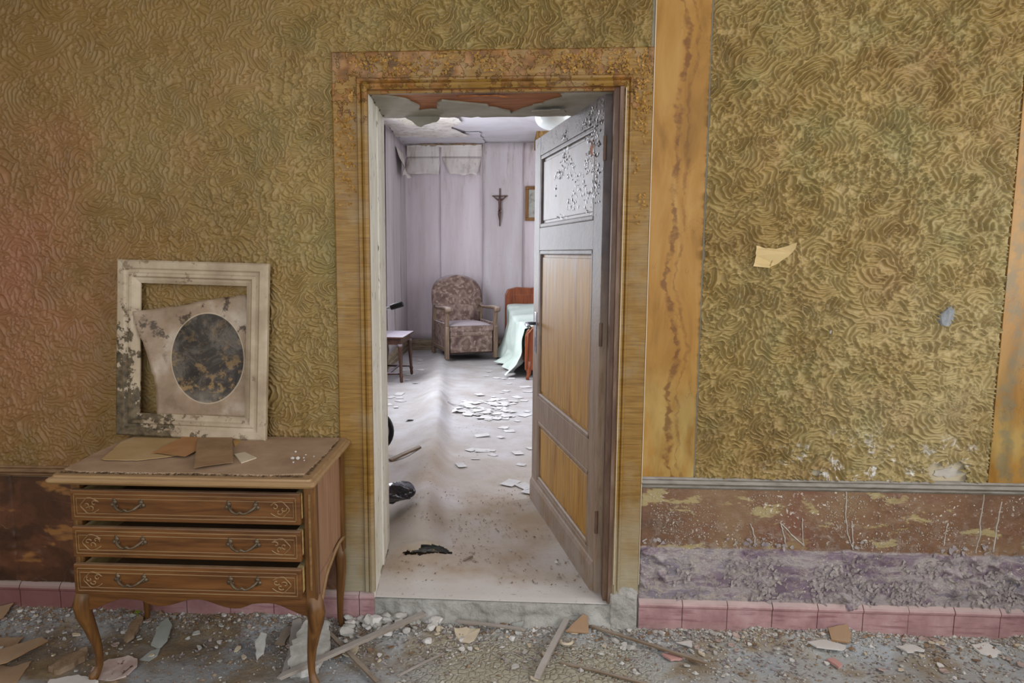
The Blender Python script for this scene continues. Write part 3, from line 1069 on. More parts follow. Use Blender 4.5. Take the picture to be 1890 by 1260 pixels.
# rendered plinth below the right casing
st = 0.006
xs = np.arange(0.398, 0.515, st)
zs = np.arange(0.0, 0.21, st)
X, Z = np.meshgrid(xs, zs)
Yv = -0.030 - 0.022 * (fbm(X * 30, Z * 30, 2, 4) - .4) + 0.02 * smoothstep(Z, 0.13, 0.205)
Yv[:, 0] = 0.05
Yv[:, -1] = 0
Yv[-1, :] = 0
big_grid('plinth_render', X, Yv, Z, None, MS['grey_render'], casing)

# reveals and head of the deep doorway
reveal = empty('trim_7', (-0.525, 0.25, 0.115), kind='structure')
MB().prism([(-0.520, -0.018), (-0.526, 0.14), (-0.530, 0.142), (-0.548, 0.5), (-0.575, 0.5), (-0.575, -0.0), (-0.53, -0.018)], 2, 0.115, 2.07).build('reveal_board', MS['jamb_white'], reveal)
MB().prism([(-.545, .24), (-.529, .24), (-.533, .30), (-.548, .30)], 2, .115, 2.066).build('stop_bead', MS['jamb_white'], reveal, bevel=.002)
MB().prism([(0.409, -0.018), (0.409, 0.5), (0.45, 0.5), (0.45, -0.018)], 2, 0.0, 2.07).build('reveal_board', MS['jamb_brown'], reveal)
MB().box(0.378, 0.410, 0.0, 0.055, 0.118, 2.066).build('hinge_jamb', MS['jamb_brown'], reveal, bevel=.002)
MB().box(0.394, 0.410, -0.022, 0.0, 0.118, 2.066).build('hinge_bead', MS['jamb_brown'], reveal, bevel=.002)
MB().box(-0.56, 0.42, 0.0, 0.5, 2.066, 2.08).build('head_timber', MS['redwood'], reveal)
MB().box(-0.53, 0.42, 0.005, 0.03, 2.056, 2.067).build('head_bead', MS['casing'], reveal, bevel=.002)
gp = [(-.521, .02), (-.451, .071), (-.40, .13), (-.368, .222), (-.373, .352), (-.297, .334), (-.285, .2), (-.265, .157), (-.173, .212), (-.12, .24), (-.047, .325), (.008, .43), (.06, .33), (.125, .248), (.18, .16), (.205, .03), (.409, .02), (.409, .498), (-.548, .498)]
MB().prism(ragged(gp, .012, .03, 4), 2, 2.058, 2.0655).build('soffit_paint_skin', MS['soffit_paint'], reveal)
for k, (pl, dz) in enumerate((([(-.20, .06), (-.05, .05), (.0, .09), (-.1, .11)], .0), ([(.09, .30), (.2, .28), (.23, .33), (.12, .36)], .01))):
    MB().prism(ragged(pl, .008, .02, k), 2, 2.052 - dz, 2.0565 - dz).build('soffit_paint_skin', MS['soffit_paint'] if k else MS['redwood'], reveal)
# the loose skin that hangs from the far edge
fl = [(-.452, 2.062), (-.300, 2.062), (-.300, 2.046), (-.312, 2.030), (-.345, 2.022), (-.377, 2.008), (-.400, 2.018), (-.418, 2.036), (-.446, 2.050)]
fl = ragged(fl, .003, .012, 3)
mb = MB()
mb.prism(fl, 1, .470, .4735)
mb.v = [(x, y - 0.06 * max(0, 2.062 - z) / 0.04 * 0.5, z) for x, y, z in mb.v]
mb.build('hanging_skin', MS['soffit_paint'], reveal)

# ------------------------------------------------------------------ doorstep
step = empty('doorstep', (-0.06, 0.2, 0.0), kind='structure')
st = 0.008
xs = np.arange(-0.522, 0.412, st)
zs = np.arange(0.0, 0.117, st)
X, Z = np.meshgrid(xs, zs)
Yv = -0.012 - 0.035 * (fbm(X * 22, Z * 22, 3, 4) - .35) * (1 - .5 * smoothstep(Z, .06, .11)) - 0.03 * smoothstep(Z, .06, 0.0)
Yv[-1, :] = 0.03
big_grid('step_face', X, Yv, Z, None, MS['grey_render'], step)
MB().box(-0.56, 0.412, 0.0, 0.5, 0.0, 0.110).build('step_block', MS['grey_render'], step)


# ------------------------------------------------------------------ floor of the front room
def floor_h(x, y):
    x = np.asarray(x, float)
    y = np.asarray(y, float)
    m = smoothstep(y, -0.20, -0.02) * (0.016 + 0.045 * fbm(x * 7 + 3, y * 7, 2, 3))
    return 0.010 * (fbm(x * 9, y * 9, 0, 4) - .5) + m * (0.7 + .3 * fbm(x * 40, y * 40, 4, 2)) - 0.004


xs = np.arange(-2.6, 2.601, 0.010)
ys = np.concatenate([np.linspace(-4.6, -0.9, 24)[:-1], np.arange(-0.9, 0.011, 0.010)])
X, Yg = np.meshgrid(xs, ys)
Zg = floor_h(X, Yg)
setp(big_grid('floor', X, Yg, Zg, None, MS['floor'], None), kind='structure')

# ================================================================== BEDROOM SHELL
FZ = 0.105
YB, XLW = 7.3, -1.43
struct('floor_bedroom', MB().box(-1.6, 2.7, 0.5, 7.45, -0.05, FZ), MS['grey_render'])
struct('wall_bedroom_right', MB().box(2.6, 2.75, 0.5, 1.45, 0, 3.1).box(2.6, 2.75, 3.75, 7.45, 0, 3.1).box(2.6, 2.75, 1.45, 3.75, 0, 0.9).box(2.6, 2.75, 1.45, 3.75, 2.6, 3.1), MS['paper_a'])
w4 = empty('added_fill_window', (2.67, 2.6, .9), kind='structure')  # unseen window, added to carry the fill light from the right
f = MB()
for y in (1.45, 2.56, 3.67):
    f.box(2.64, 2.70, y, y + .08, .9, 2.6)
for z in (.9, 1.7, 2.52):
    f.box(2.645, 2.695, 1.45, 3.75, z, z + .08)
f.build('window_frame', MS['jamb_white'], w4)
MB().box(2.665, 2.672, 1.45, 3.75, .9, 2.6).build('pane', MS['glass'], w4)
lw = MB().box(-1.58, XLW, 0.5, 2.65, 0, 3.1).box(-1.58, XLW, 5.35, 7.45, 0, 3.1).box(-1.58, XLW, 2.65, 5.35, 0, 0.95).box(-1.58, XLW, 2.65, 5.35, 2.55, 3.1)
wl = empty('wall_bedroom_left', (XLW, 4, 0), kind='structure')
lw.build('masonry', MS['paper_b'], wl)
w3 = empty('window_3', (-1.5, 4.0, .95), kind='structure')
f = MB()
for y in (2.65, 3.96, 5.27):
    f.box(-1.54, -1.48, y, y + .08, .95, 2.55)
for z in (.95, 1.75, 2.47):
    f.box(-1.535, -1.485, 2.65, 5.35, z, z + .08)
f.build('window_frame', MS['jamb_white'], w3)
MB().box(-1.513, -1.507, 2.65, 5.35, .95, 2.55).build('pane', MS['glass'], w3)
wk = empty('wall_bedroom_back', (0.6, YB, 0), kind='structure')
MB().box(-1.58, 2.75, YB, YB + .15, 0, 3.1).build('masonry', MS['paper_b'], wk)
# back face of the dividing wall already exists as wall_front masonry


def strip(parent, x0, x1, z0, z1, mat, lift=(0.006, 0.006), y=YB, seed=0, top=0.0):
    """one drop of wallpaper, its long edges lifting from the wall"""
    us = [0, .015, .04, .1, .3, .5, .7, .9, .96, .985, 1]
    vs = np.linspace(0, 1, 26)

    def fn(u, v):
        e = lift[0] * max(0, 1 - u / .06) ** 2 * (0.3 + 1.2 * vn(v * 6 + seed, 1.5 + seed, 1)) + lift[1] * max(0, 1 - (1 - u) / .06) ** 2 * (0.3 + 1.2 * vn(v * 6 + seed, 7.5, 2))
        e += 0.012 * max(0, fbm(u * 3 + seed * 3, v * 5, 3, 2) - .5) + top * max(0, (v - .93) / .07) ** 2 * (0.3 + vn(u * 5, seed, 2))
        return (x0 + (x1 - x0) * u, y - .004 - e, z0 + (z1 - z0) * v + 0.012 * (vn(u * 8 + seed, 3.3, 4) - .5) * (v > .99))
    MB().grid(fn, us, vs, flip=False).build('wallpaper_strip', mat, parent, smooth=True, solid=.001)


SEAM = [XLW, -0.937, -0.362, 0.188, 0.74, 1.29, 1.84, 2.39, 2.6]
for i in range(len(SEAM) - 1):
    strip(wk, SEAM[i] + .002, SEAM[i + 1] - .002, .27, 2.90 if i < 2 else 2.955, MS['paper_a'] if i in (0, 1, 4, 6) else MS['paper_a' if i == 3 else 'paper_b'],
          ((0.02, .03, .04, .035)[i % 4], (.03, .025, .028, .02)[i % 4]), seed=i, top=.03 if i > 1 else 0)


def flap(parent, pts_top, pts_bot, out, mat, seed):
    """paper folded over and hanging: top edge on the wall, lower edge standing off"""
    us = np.linspace(0, 1, 14)
    vs = np.linspace(0, 1, 8)

    def fn(u, v):
        a = Vector(pts_top[0]).lerp(Vector(pts_top[1]), u)
        b = Vector(pts_bot[0]).lerp(Vector(pts_bot[1]), u)
        p = a.lerp(b, v)
        o = out * (v ** 1.2) * (.55 + .9 * vn(u * 5 + seed, v * 2, 2)) + .006
        o += 0.03 * max(0, v - .85) / .15 * (vn(u * 9 + seed, 2.2, 5))
        return (p.x, p.y - o, p.z + .03 * (vn(u * 6 + seed, 5.5, 3) - .5) * v)
    MB().grid(fn, us, vs, flip=True).build('wallpaper_flap', mat, parent, smooth=True, solid=.0015)


flap(wk, [(-1.40, YB - .01, 2.775), (-.940, YB - .01, 2.775)], [(-1.41, YB - .01, 2.55), (-.955, YB - .01, 2.545)], .07, MS['paper_c'], 1)
flap(wk, [(-.925, YB - .01, 2.775), (-.378, YB - .01, 2.765)], [(-.80, YB - .01, 2.545), (-.43, YB - .01, 2.515)], .09, MS['paper_c'], 4)
strip(wk, -1.40, -.370, 2.78, 2.93, MS['paper_c'], (.01, .01), y=YB - .012, seed=9, top=.02)
pl = ragged([(-1.225, 2.945), (-.99, 2.955), (-.95, 2.948), (-.47, 2.952), (-.40, 2.935), (-.52, 2.925), (-.90, 2.93), (-1.0, 2.92), (-1.2, 2.925)], .008, .03, 5)
MB().prism(pl, 1, YB - .032, YB - .026).build('bared_brick_gap', MS['lump_b'], wk)
# left wall paper
def strip_l(y0, y1, z0, z1, mat, seed):
    us = [0, .03, .1, .5, .9, .97, 1]
    vs = np.linspace(0, 1, 20)

    def fn(u, v):
        e = .012 * (max(0, 1 - u / .1) ** 2 + max(0, 1 - (1 - u) / .1) ** 2) * (.3 + vn(v * 6 + seed, 1.5, 2))
        return (XLW + .004 + e, y0 + (y1 - y0) * u, z0 + (z1 - z0) * v)
    MB().grid(fn, us, vs, flip=True).build('wallpaper_strip', mat, wl, smooth=True, solid=.001)


for i, y in enumerate((7.29, 6.75, 6.2)):
    strip_l(y - .55, y, .27, 2.93, MS['paper_b'], i)
us = np.linspace(0, 1, 10)
vs = np.linspace(0, 1, 12)


def lf(u, v):
    return (XLW + .02 + .11 * v ** 1.2 * (.4 + 1.2 * vn(u * 4, v * 3, 2)), 6.70 + .62 * (u - .5) * (1 - .25 * v), 2.80 - .33 * v + .09 * (vn(u * 5, 2.2, 1) - .5) * v)


MB().grid(lf, us, vs).build('wallpaper_flap', MS['paper_c'], wl, smooth=True, solid=.0015)
# skirting
bp = [(0, .10), (-.03, .10), (-.03, .165), (-.022, .17), (-.022, .20), (-.03, .205), (-.03, .225), (-.012, .265), (0, .27)]
trim('baseboard_back', MB().prism([(YB + y, z) for y, z in bp], 0, XLW, 2.6), MS['board_r2'])
mb = MB().prism([(XLW - y, z) for y, z in bp], 1, 4.2, YB)
trim('baseboard_bedroom_left', mb, MS['board_r2'])

cl = empty('ceiling_bedroom', (0.6, 4, 2.97), kind='structure')
MB().box(-1.58, 2.75, 0.5, 7.45, 2.97, 3.1).build('ceiling_slab', MS['ceiling'], cl)
# sagging ceiling skin along the left and back
for k, (pl, z, sag, m) in enumerate((
        ([(-1.43, 5.2), (-.62, 5.05), (-.55, 5.7), (-.70, 6.1), (-.50, 6.5), (-.95, 6.62), (-1.43, 6.5)], 2.955, -.035, 'paper_c'),
        ([(-1.43, 6.45), (-.9, 6.55), (-.38, 6.4), (-.35, 7.28), (-1.43, 7.28)], 2.962, -.012, 'ceiling'),
        ([(-1.25, 5.15), (-.80, 5.1), (-.86, 5.5), (-1.12, 5.62)], 2.925, -.03, 'white_crust'))):
    MB().slab(ragged(pl, .03, .09, k + 3), z, .006, curl=sag).build('ceiling_skin', MS[m], cl)
MB().box(.335, .80, 6.45, 7.29, 2.85, 2.972).build('reed_lath_patch', MS['reed'], cl)


# ------------------------------------------------------------------ linoleum running from the bedroom over the doorstep
def crest_x(y):
    return np.interp(y, [-.1, .459, 1.227, 1.887, 3.185, 5.08, 7.3], [-.36, -.386, -.447, -.485, -.584, -.747, -.9])


def lino_h(x, y):
    x = np.asarray(x, float)
    y = np.asarray(y, float)
    c = crest_x(y)
    d = x - c
    wr = np.where(d > 0, .075, .15)
    hh = .115 * smoothstep(y, .30, .75) * (0.55 + .6 * fbm(y * 2.2, y * 0 + 1, 2, 2)) * (1 - .55 * smoothstep(y, 3.0, 6.0))
    h = hh * np.exp(-(d / wr) ** 2)
    # cross swells left by rotten boards
    for yc, am, w in ((.22, .018, .16), (1.72, .030, .20), (2.55, .022, .18), (3.5, .02, .25), (4.6, .02, .25)):
        h = h + am * np.exp(-((y - yc - .12 * (x + .3)) / w) ** 2) * smoothstep(x, .15, -.25)
    h = h + .012 * (fbm(x * 3, y * 3, 3, 3) - .5) * smoothstep(y, 0, .2)
    return FZ + .014 + h


xs = np.arange(-1.42, 2.59, .02)
ys = np.concatenate([np.arange(-.012, 1.2, .008), np.arange(1.2, 7.28, .025)])
xs = np.unique(np.concatenate([np.arange(-1.42, -.54, .03), np.arange(-.54, .42, .008), np.arange(.42, 2.59, .05)]))
X, Yg = np.meshgrid(xs, ys)
Zg = lino_h(X, Yg)
Zg = Zg - .006 * smoothstep(Yg, .02, -.012)
# the torn hole: lips lift around it
hx, hy = -.355, .375
ex = (X - hx) / .115
ey = (Yg - hy - .02 * np.sin((X - hx) * 22)) / (.045 * np.clip(1 - ex * ex, .02, 1) ** .5 + .002)
Zg = Zg + .030 * np.exp(-(((X - hx) / .11) ** 2 + ((Yg - hy - .045) / .045) ** 2)) + .012 * np.exp(-(((X - hx) / .11) ** 2 + ((Yg - hy + .05) / .04) ** 2))
cxm = .5 * (X[:-1, :-1] + X[1:, 1:])
cym = .5 * (Yg[:-1, :-1] + Yg[1:, 1:])
ex = (cxm - hx) / .115
ins = (np.abs(ex) < 1) & (np.abs(cym - hy - .016 * np.sin((cxm - hx) * 26)) < .028 * np.sqrt(np.clip(1 - ex * ex, 0, 1)) * (.6 + .8 * vn(cxm * 60, cym * 0, 1)))
keep = ~ins & ~((cym < .51) & ((cxm < -.524 - .05 * cym) | (cxm > .40)))
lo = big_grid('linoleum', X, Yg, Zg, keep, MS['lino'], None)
md = lo.modifiers.new('solid', 'SOLIDIFY')
md.thickness = .003
setp(lo, 'dusty buckled beige linoleum running from the doorstep through the bedroom', 'linoleum')
MB().slab(ragged([(-.47, .34), (-.25, .33), (-.26, .43), (-.46, .43)], .01, .02, 2), .1112, .003).build('hole_bottom', MS['dark'], lo)

# ================================================================== DOOR LEAF
DH = Vector((.372, .075, .118))
ang = math.atan2(.98, -.19)
door = empty('door_1', DH, kind='structure')
door.rotation_euler = (0, 0, ang)          # local x runs from hinge to lock side, local -y... see below
# local frame: x = along leaf, y = thickness (+y faces the camera side), z up from the sill
LW, LH, TH = 1.135, 1.945, .040


def dpart(name, mb, mat, parent=door, **k):
    return mb.build(name, mat, parent, keep=True, **k)


def dbox(u0, u1, z0, z1, y0=-TH / 2, y1=TH / 2):
    return MB().box(u0, u1, y0, y1, z0, z1)


PAN = [(1.85, 1.485), (1.370, .600), (.470, .145)]      # top/bottom of the three panels
dpart('stile', dbox(0, .11, 0, LH), MS['doorframe'], bevel=.002)
dpart('stile', dbox(1.015, LW, 0, LH), MS['doorframe'], bevel=.002)
for z0, z1 in ((1.85, LH), (1.370, 1.485), (.470, .600), (0, .145)):
    dpart('rail', dbox(.11, 1.015, z0, z1, -TH / 2 + .0005, TH / 2 - .0005), MS['doorframe'], bevel=.0015)
for zt, zb in PAN:
    p = dpart('panel', dbox(.11, 1.015, zb, zt, -.006, .006), MS['door'])
    mb = MB()
    i = .035
    mb.box(.11 + i, 1.015 - i, .004, .0105, zb + i, zt - i)
    dpart('raised_field', mb, MS['door'], p, bevel=.004)
    for (u0, u1, z0, z1) in ((.11, 1.015, zt - .022, zt), (.11, 1.015, zb, zb + .022), (.11, .132, zb, zt), (.993, 1.015, zb, zt)):
        q = MB().box(u0, u1, .004, .0195, z0, z1)
        dpart('moulding', q, MS['doorframe'], p, bevel=.006)
dpart('weather_board', MB().prism([(.020, .0), (.030, .0), (.030, .10), (.024, .118), (.020, .125)], 0, .02, LW), MS['doorframe'])
dpart('lock_edge', MB().box(LW, LW + .004, -.012, .012, .9, 1.05), MS['chrome'])
h = empty('door_handle', (0, 0, 0))
COL.objects.unlink(h)
bpy.data.objects.remove(h)
pl = dpart('handle_plate', MB().box(1.052, 1.090, .0195, .024, .825, 1.045), MS['chrome'], bevel=.002)
dpart('keyhole', MB().box(1.067, 1.075, .024, .0246, .86, .91), MS['dark'], pl)
dpart('handle_lever', MB().tube([(1.071, .02, .985), (1.071, .065, .985), (1.060, .075, .984), (1.00, .078, .978), (.97, .076, .972)], [.010, .009, .010, .010, .009], 10), MS['chrome'], pl, smooth=True)
for z in (.25, 1.0, 1.7):
    dpart('hinge', MB().lathe([(.007, 0), (.007, .09)], (-.004, .018, z), 10), MS['jamb_brown'])


def samp_door(r):
    while True:
        u = r.uniform(.0, .75)
        z = r.triangular(1.45, LH, LH - .05)
        inpanel = .13 < u < 1.0 and z < 1.85
        if vn(u * 9, z * 14, 2) > .38 + .35 * (u / .75):
            return (u, .011 if inpanel else .0205, z)


setp(flakes(420, samp_door, (1, 0, 0), (0, 0, 1), (0, 1, 0), .013, .3, 12).build('varnish_flakes', MS['grey_flake'], door, keep=True), kind='stuff')
pl = [(.16 + .05 * math.cos(t) * random.uniform(.6, 1.1), 1.77 + .035 * math.sin(t) * random.uniform(.6, 1.1)) for t in np.linspace(0, 6.28, 13)[:-1]]
dpart('bare_wood_patch', MB().prism(pl, 1, .0105, .0112), MS['redwood'])

# ================================================================== CHEST OF DRAWERS
CX0, CX1, CF, CB, CT = -1.455, -0.627, -0.465, -0.045, 0.765
chest = empty('chest_of_drawers', ((CX0 + CX1) / 2, (CF + CB) / 2, 0), 'brown wooden chest with three half open drawers on curved legs', 'chest')
# carcass
MB().box(CX0 + .012, CX0 + .028, CF + .02, CB, .36, .735).build('side_panel', MS['oak_side'], chest)
MB().box(CX1 - .028, CX1 - .012, CF + .02, CB, .36, .735).build('side_panel', MS['oak_side'], chest)
MB().box(CX0 + .02, CX1 - .02, CB - .008, CB, .33, .735).build('back_panel', MS['oak_v'], chest)
for z in (.705, .592, .466, .335):
    MB().box(CX0 + .03, CX1 - .03, CF + .006, CF + .03, z, z + .018).build('drawer_rail', MS['oak'], chest, bevel=.002)
for x0, x1 in ((CX0, CX0 + .032), (CX1 - .040, CX1)):
    p = MB().box(x0, x1, CF, CF + .04, .315, .735).build('stile', MS['oak_v'], chest, bevel=.004)
    MB().box((x0 + x1) / 2 - .004, (x0 + x1) / 2 + .004, CF - .003, CF + .002, .36, .69).build('stile_reed', MS['oak_line'], p, bevel=.002)
for x0, x1 in ((CX0, CX0 + .03), (CX1 - .03, CX1)):
    MB().box(x0, x1, CB - .035, CB, .33, .735).build('stile', MS['oak_v'], chest, bevel=.003)
# side aprons: curved rail rising to the back
for x0, x1 in ((CX0 + .004, CX0 + .026), (CX1 - .026, CX1 - .004)):
    n = 14
    lowr, upr = [], []
    for i in range(n + 1):
        t = i / n
        y = CF + .02 + (CB - CF - .03) * t
        zl = .268 + .085 * (smoothstep(t, 0.0, .35) * 1.0) - .012 * math.sin(t * math.pi * 2) + .015 * t
        lowr.append((y, float(zl)))
        upr.append((y, float(zl) + .045 - .012 * t))
    MB().prism(lowr + [(CB - .01, .385), (CF + .02, .385)], 0, x0 + .003, x1 - .003).build('side_apron', MS['oak_side'], chest)
    mb = MB()
    mb.tube([((x1 if x0 > -1 else x0), y, z + .012) for y, z in lowr], .007, 6)
    mb.build('apron_bead', MS['oak_line'], chest, smooth=True)
# scalloped front apron
ap = []
for i in range(41):
    t = i / 40
    x = CX0 + .03 + (CX1 - CX0 - .065) * t
    s = abs(t - .5) * 2
    z = .300 + .014 * math.cos(s * math.pi * 3) - .022 * s ** 3 + .006 * math.exp(-((s - .5) / .06) ** 2)
    ap.append((x, z))
MB().prism(ap + [(CX1 - .035, .352), (CX0 + .03, .352)], 1, CF + .004, CF + .024).build('front_apron', MS['oak'], chest, bevel=.003)


def cabriole(sx, sy, x, y, straight=False):
    mb = MB()
    P, rr = [], []
    if straight:
        for z, o, r in ((.36, 0, .018), (.30, .004, .022), (.24, .006, .019), (.14, .0, .014), (.05, -.002, .011), (.018, .004, .012), (0.0, .006, .016)):
            P.append((x + sx * o, y + sy * o, z))
            rr.append(r)
    else:
        for z, o, r in ((.335, 0, .024), (.31, .010, .030), (.28, .016, .032), (.24, .013, .027), (.19, .002, .0215), (.13, -.009, .0165), (.08, -.014, .0135), (.045, -.013, .0125), (.022, -.006, .0145), (.010, .001, .0175), (0.0, .003, .016)):
            P.append((x + sx * o, y + sy * o, z))
            rr.append(r)
    mb.tube(P[::-1], rr[::-1], 10)
    return mb.build('leg', MS['oak_v'], chest, smooth=True)


cabriole(-1, -1, CX0 + .022, CF + .028)
cabriole(1, -1, CX1 - .026, CF + .028)
cabriole(-1, 0, CX0 + .022, CB - .022, True)
cabriole(1, 0, CX1 - .022, CB - .022, True)
# moulded top
tp = empty('x', (0, 0, 0))
bpy.data.objects.remove(tp)
X0, X1, Y0, Y1 = -1.478, -.607, -.553, -.022
lay = [(0.012, .735), (.002, .739), (-.004, .746), (-.004, .752), (.002, .757), (.010, .759), (.012, .765)]
mb = MB()
for i, (ins, z) in enumerate(lay):
    cr = .012
    ring = []
    for sx, sy, a0 in ((1, -1, -90), (1, 1, 0), (-1, 1, 90), (-1, -1, 180)):
        cxx = (X1 - ins - cr) if sx > 0 else (X0 + ins + cr)
        cyy = (Y1 - cr) if sy > 0 else (Y0 + ins + cr)
        for k in range(4):
            t = R(a0 + 30 * k)
            ring.append((cxx + cr * math.cos(t), cyy + cr * math.sin(t), z))
    mb.v += ring
n = 16
for i in range(len(lay) - 1):
    for k in range(n):
        mb.f.append((i * n + k, i * n + (k + 1) % n, (i + 1) * n + (k + 1) % n, (i + 1) * n + k))
mb.f.append(tuple(range(n))[::-1])
mb.f.append(tuple(range((len(lay) - 1) * n, len(lay) * n)))
mb.build('moulded_top', MS['oak_top'], chest)
mat_poly = ragged([(-1.455, -.045), (-.645, -.045), (-.640, -.25), (-.650, -.495), (-.76, -.515), (-.95, -.512), (-1.2, -.515), (-1.40, -.512), (-1.452, -.49), (-1.458, -.3)], .0025, .02, 2)
lm = MB().slab(mat_poly, CT + .0005, .006).build('leather_mat', MS['leather'], chest)
mb = MB()
for i in range(900):
    t = random.random()
    if t < .72:
        x, y, dx, dy = random.uniform(-1.45, -.65), -.513, random.uniform(-.4, .4), -1
    else:
        x, y, dx, dy = -.646, random.uniform(-.5, -.06), 1, random.uniform(-.4, .4)
    l = random.uniform(.004, .014)
    b = Vector((x, y + random.uniform(0, .004), CT + random.uniform(.001, .006)))
    e = b + Vector((dx, dy, 0)).normalized() * l + Vector((0, 0, random.uniform(-.003, .002)))
    wv = Vector((-dy, dx, 0)).normalized() * random.uniform(.001, .003)
    mb.add([b - wv, b + wv, e + wv * .3, e - wv * .3], [(0, 1, 2, 3)])
setp(mb.build('frayed_threads', MS['fray'], lm, keep=False), kind='stuff')


def drawer(z0, z1, yf, seed):
    r = random.Random(seed)
    x0, x1 = -1.428, -.664
    d = MB().box(x0, x1, yf, yf + .020, z0, z1).build('drawer', MS['oak'], chest, bevel=.003)
    mb = MB().box(x0 + .014, x0 + .026, yf + .02, CB - .03, z0 + .008, z1 - .012)
    mb.build('drawer_side', MS['oak_pale'], d)
    MB().box(x1 - .026, x1 - .006, yf + .02, CB - .03, z0 + .008, z1 - .012).build('drawer_side', MS['oak_pale'], d)
    MB().box(x0 + .02, x1 - .02, yf + .02, CB - .03, z0 + .012, z0 + .018).build('drawer_bottom', MS['oak_v'], d)
    MB().box(x0 + .02, x1 - .02, CB - .042, CB - .03, z0 + .012, z1 - .02).build('drawer_back', MS['oak_v'], d)
    # rubbed mouldings: outer lip and inner frame
    for (a, b, c, e, w) in ((x0 + .012, x1 - .012, z0 + .012, z1 - .012, .0032), (x0 + .020, x1 - .020, z0 + .024, z1 - .026, .0026)):
        for (u0, u1, q0, q1) in ((a, b, e - w, e), (a, b, c, c + w), (a, a + w, c, e), (b - w, b, c, e)):
            MB().box(u0, u1, yf - .0028, yf + .001, q0, q1).build('moulding', MS['oak_line'], d, bevel=.001)
    # carved scrolls at both ends
    zc = (z0 + z1) / 2
    for xc, s in ((x0 + .070, 1), (x1 - .070, -1)):
        mb = MB()
        out = [(xc + s * .032 * math.cos(t) * (1 + .12 * math.cos(4 * t)), yf - .0012, zc + .026 * math.sin(t) * (1 + .1 * math.cos(3 * t))) for t in np.linspace(.5, 2 * math.pi - .5, 26)]
        mb.tube(out, .0022, 5)
        for k in range(3):
            t0 = r.uniform(0, 6)
            cx_, cz_ = xc + s * (.012 - .014 * k), zc + (.008, -.008, .002)[k]
            sp = [(cx_ + (.012 - .0045 * t) * math.cos(t * 2.2 + t0) * s, yf - .0015, cz_ + (.010 - .0035 * t) * math.sin(t * 2.2 + t0)) for t in np.linspace(0, 2.2, 18)]
            mb.tube(sp, .0024, 5)
        mb.build('carved_scroll', MS['oak_line'], d, smooth=True)
    for xc in (-1.233, -.853):
        hz = zc + .004
        mb = MB()
        P = [(xc + .047 * s, yf - .004 - .020 * (1 - abs(s) ** 3) + (.004 if abs(s) > .9 else 0), hz + .008 - .022 * (1 - abs(s) ** 2.2) + .006 * math.exp(-(s / .12) ** 2)) for s in np.linspace(-1, 1, 25)]
        mb.tube(P, [.0034 + .0016 * math.exp(-((abs(s) - .0) / .10) ** 2) + .002 * math.exp(-((abs(s) - .72) / .15) ** 2) for s in np.linspace(-1, 1, 25)], 8)
        for s in (-1, 1):
            xx = xc + s * .044
            for (ox, oz, rr) in ((0, .010, .009), (s * .007, .0, .008), (-s * .004, -.004, .007), (s * .002, .018, .006)):
                prof = [(rr * math.cos(a), rr * .55 * math.sin(a)) for a in np.linspace(0, 1.5, 5)]
                q = MB().lathe([(p[0], p[1]) for p in prof], (0, 0, 0), 8)
                q.v = [(xx + ox + x, yf - .001 - z, hz + oz + y) for x, y, z in q.v]
                mb.add(q.v, [f_[::-1] for f_ in q.f])
        mb.build('drawer_handle', MS['brass'], d, smooth=True)
    return d


drawer(.603, .707, -.512, 1)
drawer(.479, .582, -.514, 2)
drawer(.352, .456, -.520, 3)


# things in and on the chest ------------------------------------------------
def flat_thing(name, poly, z, th, mat, label, cat, group=None, rag=.0, ax=0., ay=0., curl=0., seed=0, bevel=0):
    if rag:
        poly = ragged(poly, rag, .015, seed)
    o = MB().slab(poly, z, th, ax, ay, curl).build(name, MS[mat], bevel=bevel)
    return setp(o, label, cat, group)


TZ = CT + .0068
flat_thing('envelope', [(-.993, -.20), (-1.068, -.05), (-1.010, -.05)], TZ, .001, 'envelope_y', 'small yellow card corner showing right of the grey-brown card strip', 'card')
flat_thing('envelope', [(-1.372, -.402), (-1.385, -.39), (-1.44, -.175), (-1.425, -.06), (-1.20, -.05), (-1.145, -.33), (-1.175, -.355), (-1.258, -.400)], TZ, .0016, 'envelope', 'largest buff envelope, leftmost paper on the chest top', 'envelope', rag=.002, curl=.004)
flat_thing('envelope', [(-1.232, -.318), (-1.242, -.330), (-1.226, -.09), (-1.19, -.05), (-1.098, -.28), (-1.104, -.365)], TZ + .0062, .001, 'envelope_o', 'orange-brown pointed envelope lying between buff envelope and card strip', 'envelope', curl=.006)
flat_thing('card_strip', [(-1.190, -.062), (-1.060, -.055), (-.914, -.42), (-1.020, -.485)], TZ + .0135, .0014, 'envelope_g', 'grey-brown card strip hanging toward the front edge of the chest', 'card', rag=.0015, curl=-.006)
flat_thing('tile_shard', [(-.957, -.300), (-.930, -.272), (-.864, -.338), (-.893, -.402)], TZ, .003, 'cream', 'small cream lozenge shard lying right of the card strip', 'shard')


